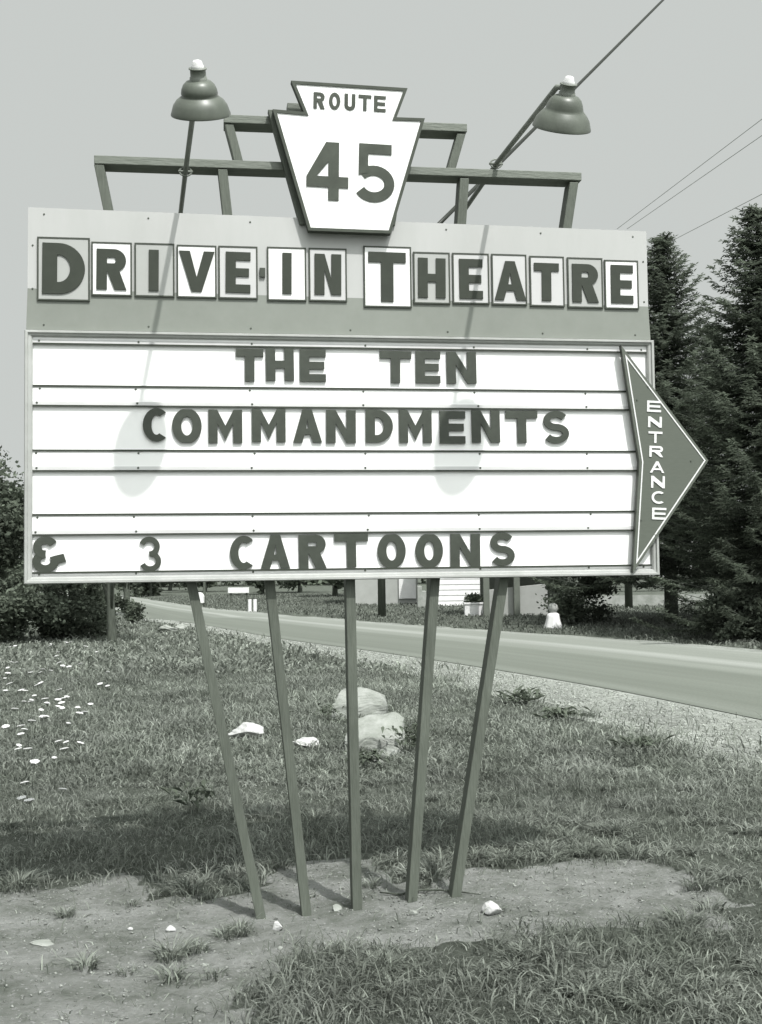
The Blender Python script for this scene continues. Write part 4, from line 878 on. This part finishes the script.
def field(n_, ylo, yhi, pw, margin, hmin, hmax, wid, name, label, cond=None, ltone=1.0, tall=0.0):
    y = ylo+(yhi-ylo)*rng.random(n_)**pw; x = (rng.random(n_)*2-1)*(y*.345+margin)
    if cond is not None: k = cond(x, y); x, y = x[k], y[k]
    wx = x+wob(x, y); wy = y+wob(y, x); rd = road_dist(x+wob(x*2, y*2)*1.5, y)
    spill = rng.random(len(x))**4*2.2*(.3+clump_noise(x*1.7, y*1.3)); ok = ((rd > 0) | ((rd > -spill) & (rng.random(len(x)) < .35) & (x < lerp_line(near_edge, y)-.12))) & (yard_dist(x, y) < 0)
    patch = clump_noise(x*1.9+3, y*2.1-1)
    d_ = inside(wx+rng.normal(size=len(x))*.05, wy+rng.normal(size=len(x))*.08, dirt); cn = clump_noise(x, y)
    keep = ok & (~d_ | (rng.random(len(x)) < .006+.06*(clump_noise(x*2.3, y*2.9) > .86)*(y < 9))) & (rng.random(len(x)) < np.clip(.22+1.0*patch, .12, 1))
    zsel = None
    x, y, cn, wx, wy = x[keep], y[keep], cn[keep], wx[keep], wy[keep]; m_ = len(x)
    h_ = (hmin+(hmax-hmin)*rng.random(m_)**1.6)*(.35+1.15*cn)
    # short trampled turf next to the bare earth
    lean = .35+.85*rng.random(m_)
    tn = ltone*(.7+.6*rng.random(m_)**1.5)*(.78+.44*clump_noise(x*.37+5, y*.41)); dry = rng.random(m_) < .14; tn = np.where(dry, tn+.7, tn); h_ = np.where(dry, h_*.8, h_)
    V_, Q_, T_ = blades(x, y, h_, wid*(.6+.8*rng.random(m_))*np.ones(m_), lean, tn)
    o = veg_mesh(name, V_, Q_, T_, m_grass); setp(o, label, 'grass', kind='stuff'); return o
field(190000, 3.0, 9.0, 1.15, 1.2, .035, .125, .0052, 'near_grass', 'rough mown grass in front of and around the sign legs')
field(190000, 8.6, 19, 1.2, 1.5, .05, .15, .010, 'middle_grass', 'rough grass behind the sign down to the gravel')
field(110000, 18, 62, 1.3, 2.5, .08, .20, .032, 'far_grass', 'grass of the far lawn at the left towards the bushes')
n_ = 7000; x = rng.uniform(-3.2, 3.2, n_); y = rng.uniform(3.2, 6.6, n_); k = inside(x, y, dirt); x, y = x[k], y[k]; m_ = len(x)
V_, Q_, T_ = blades(x, y, .018+.035*rng.random(m_)**2, .0035*np.ones(m_), 1.5+.6*rng.random(m_), .5+2.0*rng.random(m_)**2)
o = veg_mesh('dry_straw', V_, Q_, T_, m_grass); setp(o, 'dry clippings and stubble lying on the bare dirt', 'straw', kind='stuff')
# lawn across the road
def yard(n_, ylo, yhi, w, name, label, tn_):
    y = ylo+(yhi-ylo)*rng.random(n_)**1.3; x = lerp_line(far_edge, y)+.5+rng.random(n_)*(16+y*.3); m_ = len(x)
    V_, Q_, T_ = blades(x, y, .05+.10*rng.random(m_), w*(.6+.8*rng.random(m_)), .3+.7*rng.random(m_), tn_*(.6+.8*rng.random(m_)))
    o = veg_mesh(name, V_, Q_, T_, m_grass); setp(o, label, 'grass', kind='stuff')
yard(90000, 14, 75, .035, 'yard_grass', 'lawn across the road in front of the houses', .75)  # lower tone puts the shade under the spruces into the grass colour
# bushy blades along the lip of the front dirt and by the posts
def tuft_mesh(nb, h_, w_, spread, tlo=.6, thi=1.6):
    a = rng.random(nb)*2*PI; r_ = spread*rng.random(nb)**.7; x = r_*np.cos(a); y = r_*np.sin(a)
    V_, Q_, T_ = blades(x, y, h_*(.5+.6*rng.random(nb)), w_*(.6+.8*rng.random(nb)), .5+.8*rng.random(nb), tlo+(thi-tlo)*rng.random(nb)**1.5, z=np.zeros(nb), az=a+rng.normal(size=nb)*.5)
    me = npmesh('grass_tuft', V_, Q_, smooth=False); tone(me, T_); me.materials.append(m_grass); return me
TM = [tuft_mesh(70, .09, .006, .05), tuft_mesh(110, .13, .0065, .07), tuft_mesh(150, .17, .007, .09), tuft_mesh(40, .06, .005, .04)]
def tuft(x, y, k, label, group, sc=1.0, loc=None):
    o = bpy.data.objects.new('grass_tuft', TM[k]); COL.objects.link(o); p = GP(x, y) if loc is None else loc; o.location = (p.x, p.y, p.z)
    o.rotation_euler = (0, 0, random.uniform(0, 6.28)); o.scale = (sc, sc, sc); setp(o, label, 'grass tuft', group); return o
gt = 'grass tufts on the dirt'
for x, y, k, sc, lab in [(172, 958, 1, .9, 'spreading grass tuft in the middle of the left dirt'), (196, 952, 0, .9, 'small tuft touching the right side of the spreading tuft'), (85, 969, 0, 1.0, 'lone tuft with drooping blades on the lower left dirt'), (172, 979, 0, 1.0, 'small tuft below the spreading one'), (215, 976, 3, 1.1, 'thin tuft near the front grass'), (66, 916, 0, .8, 'short tuft near the upper left edge of the dirt'), (240, 934, 1, .7, 'tuft just left of the first post foot'), (225, 938, 0, .8, 'short tuft left of the one by the first post'), (128, 974, 3, .9, 'wispy tuft between the lone and lower tufts'),
                         (130, 905, 3, 1.0, 'thin wispy tuft near the shadow edge'), (497, 925, 3, .9, 'thin tuft beside the white stone at the right'), (310, 900, 3, .9, 'thin tuft at the foot of the second post'), (372, 893, 0, .8, 'tuft just right of the middle post')]:
    tuft(x, y, k, lab, gt, sc)
edge = [(405, 880), (425, 885), (390, 872), (445, 878), (480, 868), (500, 870), (525, 868), (550, 868), (580, 862), (610, 862), (640, 865), (665, 870), (690, 885), (700, 905), (712, 925), (690, 935), (730, 895), (180, 890), (210, 888), (240, 880), (275, 870), (15, 885), (40, 880)]
VA = []; QA = []; TA = []; nb0 = 0
spots = [(x, y, .95) for x, y in edge] + [(random.uniform(245, 775), random.uniform(962, 1024), .66) for _ in range(70)] + [(random.uniform(400, 770), random.uniform(790, 870), .8) for _ in range(60)] + [(random.uniform(0, 400), random.uniform(760, 860), .8) for _ in range(40)]
for x, y, sc in spots:
    if x < 300 and 940 < y < 985: continue
    if y > 935 and math.sin(x*.045)+math.sin(y*.13+x*.02) > .7: continue
    p = GP(x+random.uniform(-9, 9), y+random.uniform(-5, 5)); nb = random.choice([60, 100, 140]); sc *= random.uniform(.6, 1.1)
    a = rng.random(nb)*2*PI; r_ = .09*sc*rng.random(nb)**.7; bx = p.x+r_*np.cos(a); by = p.y+r_*np.sin(a)
    V_, Q_, T_ = blades(bx, by, .13*sc*(.5+.6*rng.random(nb)), .0068*(.6+.8*rng.random(nb)), .5+.8*rng.random(nb), .65+.8*rng.random(nb)**1.5, az=a+rng.normal(size=nb)*.5)
    VA.append(V_); QA.append(Q_+nb0); TA.append(T_); nb0 += len(V_)
o = veg_mesh('long_grass', np.concatenate(VA), np.concatenate(QA), np.concatenate(TA), m_grass); setp(o, 'longer uneven grass along the edge of the bare dirt and in the foreground', 'grass', kind='stuff')
# sparse tufts on the gravel
for i, (x, y, lab) in enumerate([(575, 704, 'small tuft near the asphalt edge in the gravel, leftmost'), (625, 709, 'tuft in the gravel close to the asphalt, middle one'), (640, 716, 'tuft touching the middle gravel tuft on its right'), (681, 722, 'larger tuft in the gravel under the right spruce'), (684, 732, 'low tuft just below the larger gravel tuft'), (655, 742, 'tuft at the grass side of the gravel'), (716, 733, 'tuft at the right edge of the gravel'), (590, 718, 'tuft half way across the left gravel')]):
    tuft(x, y, random.choice([0, 1]), lab, 'tufts in the gravel', random.uniform(.8, 1.3))
# broad-leaved weeds
def weed(x, y, sc, nl, label, hgt=.16):
    p = GP(x, y); r = empty('weed', p, label, 'weed', 'broad-leaved weeds'); mb = MB(); VV = []; TT = []
    for i in range(nl):
        a = random.uniform(0, 2*PI); ox = random.gauss(0, .07*sc); oy = random.gauss(0, .07*sc); l_ = sc*random.uniform(.04, .10); z0 = random.uniform(.3, 1)*hgt*sc; b0 = np.array([p.x+ox, p.y+oy, p.z+z0*.6]); d_ = np.array([math.cos(a), math.sin(a), random.uniform(-.1, .7)]); d_ /= np.linalg.norm(d_); s_ = np.cross(d_, [0, 0, 1]); s_ /= np.linalg.norm(s_)
        m_ = b0+d_*l_*.5+np.array([0, 0, .02]); e_ = b0+d_*l_; VV += [b0, m_+s_*l_*.17, e_, m_-s_*l_*.17]; TT += [random.uniform(.6, 1.4)]*4
    veg_mesh('foliage', np.array(VV), np.arange(len(VV)).reshape(-1, 4), np.array(TT), m_leaf, r)
    mb.tube([p, p+Vector((0, 0, hgt*sc*.7))], [.005, .003], 6); mb.build('stem', m_stem, r)
weed(197, 815, 1.2, 60, 'broad-leaved weed in the grass left of the first post', .22)
weed(412, 756, 1.2, 110, 'dark leafy weed growing against the right side of the boulders', .30)
weed(368, 768, 1.1, 90, 'leafy weed in front of the boulders beside the middle post', .15)
weed(328, 722, 1.1, 70, 'leafy weed left of the upright boulder', .2)
weed(520, 705, 1.6, 130, 'low dark weed patch along the gravel edge, left one', .12)
weed(560, 722, 1.5, 120, 'low dark weed patch along the gravel edge, middle one', .12)
weed(640, 752, 1.2, 110, 'low dark weed patch along the gravel edge, right one', .12)
# white umbel flowers
def flower_meshes():
    st = MB(); st.tube([(0, 0, 0), (.01, 0, .12), (.0, .01, .25)], [.003, .0025, .002], 5)
    for i in range(7): a = 2*PI*i/7; st.tube([(0, .01, .25), (.028*math.cos(a), .01+.028*math.sin(a), .275)], .001, 4, caps=False)
    hd_ = MB()
    for i in range(26):
        r_ = .036*math.sqrt((i+.5)/26); a = i*2.4; c = Vector((r_*math.cos(a), .01+r_*math.sin(a), .282-r_*.1)); k = 6
        hd_.add([c+Vector((.0085*math.cos(2*PI*j/k), .0085*math.sin(2*PI*j/k), 0)) for j in range(k)]+[c+Vector((0, 0, .006)), c-Vector((0, 0, .004))], [(j, (j+1) % k, k) for j in range(k)]+[((j+1) % k, j, k+1) for j in range(k)])
    a_ = mesh('stem', st.V, st.F, True); a_.materials.append(m_stem); b_ = mesh('flower_head', hd_.V, hd_.F); b_.materials.append(m_flower); return a_, b_
fs, fh = flower_meshes()
fl = [(16, 646), (14, 647), (50, 644), (55, 645), (68, 643), (70, 642), (11, 667), (46, 671), (5, 680), (46, 684), (5, 692), (24, 694), (22, 702), (34, 703), (48, 698), (64, 689), (27, 690), (38, 695), (63, 697), (44, 705), (56, 700), (62, 705), (67, 698), (14, 709), (52, 709), (38, 708), (77, 708), (84, 712), (90, 706), (45, 717), (63, 727), (9, 726), (18, 733), (26, 737), (28, 724), (12, 742), (27, 750), (77, 740), (66, 744), (70, 744), (33, 779), (29, 795), (35, 797), (56, 790), (40, 720), (3, 760), (82, 646), (75, 715)]
rf = random.Random(4)
fl += [(rf.gauss(40, 28), 690+rf.gauss(0, 30)) for _ in range(14)] + [(rf.uniform(0, 120), rf.uniform(650, 690)) for _ in range(12)] + [(rf.uniform(0, 70), rf.uniform(735, 800)) for _ in range(3)]
fl = [(x, y) for x, y in fl if y > 641 and x > -15]
for i, (x, y) in enumerate(fl):
    p = G(x, y, .27); p.z = gz(p)
    o = bpy.data.objects.new('wildflower', None); COL.objects.link(o); o.location = p; o.rotation_euler = (random.uniform(-.3, .3), random.uniform(-.3, .3), random.uniform(0, 6)); s = random.uniform(.5, .95)*(1.15 if y < 700 else 1.0); o.scale = (s, s, random.uniform(.9, 1.05)); o.empty_display_size = .05
    setp(o, 'white flat-headed wildflower in the far left grass near the bushes' if y < 672 else 'white flat-headed wildflower in the main patch at the left edge' if y < 732 else 'white flat-headed wildflower close to the shadow of the sign', 'wildflower', 'white wildflowers in the left grass')
    for nm, me in (('stem', fs), ('flower_head', fh)):
        c = bpy.data.objects.new(nm, me); COL.objects.link(c); c.parent = o
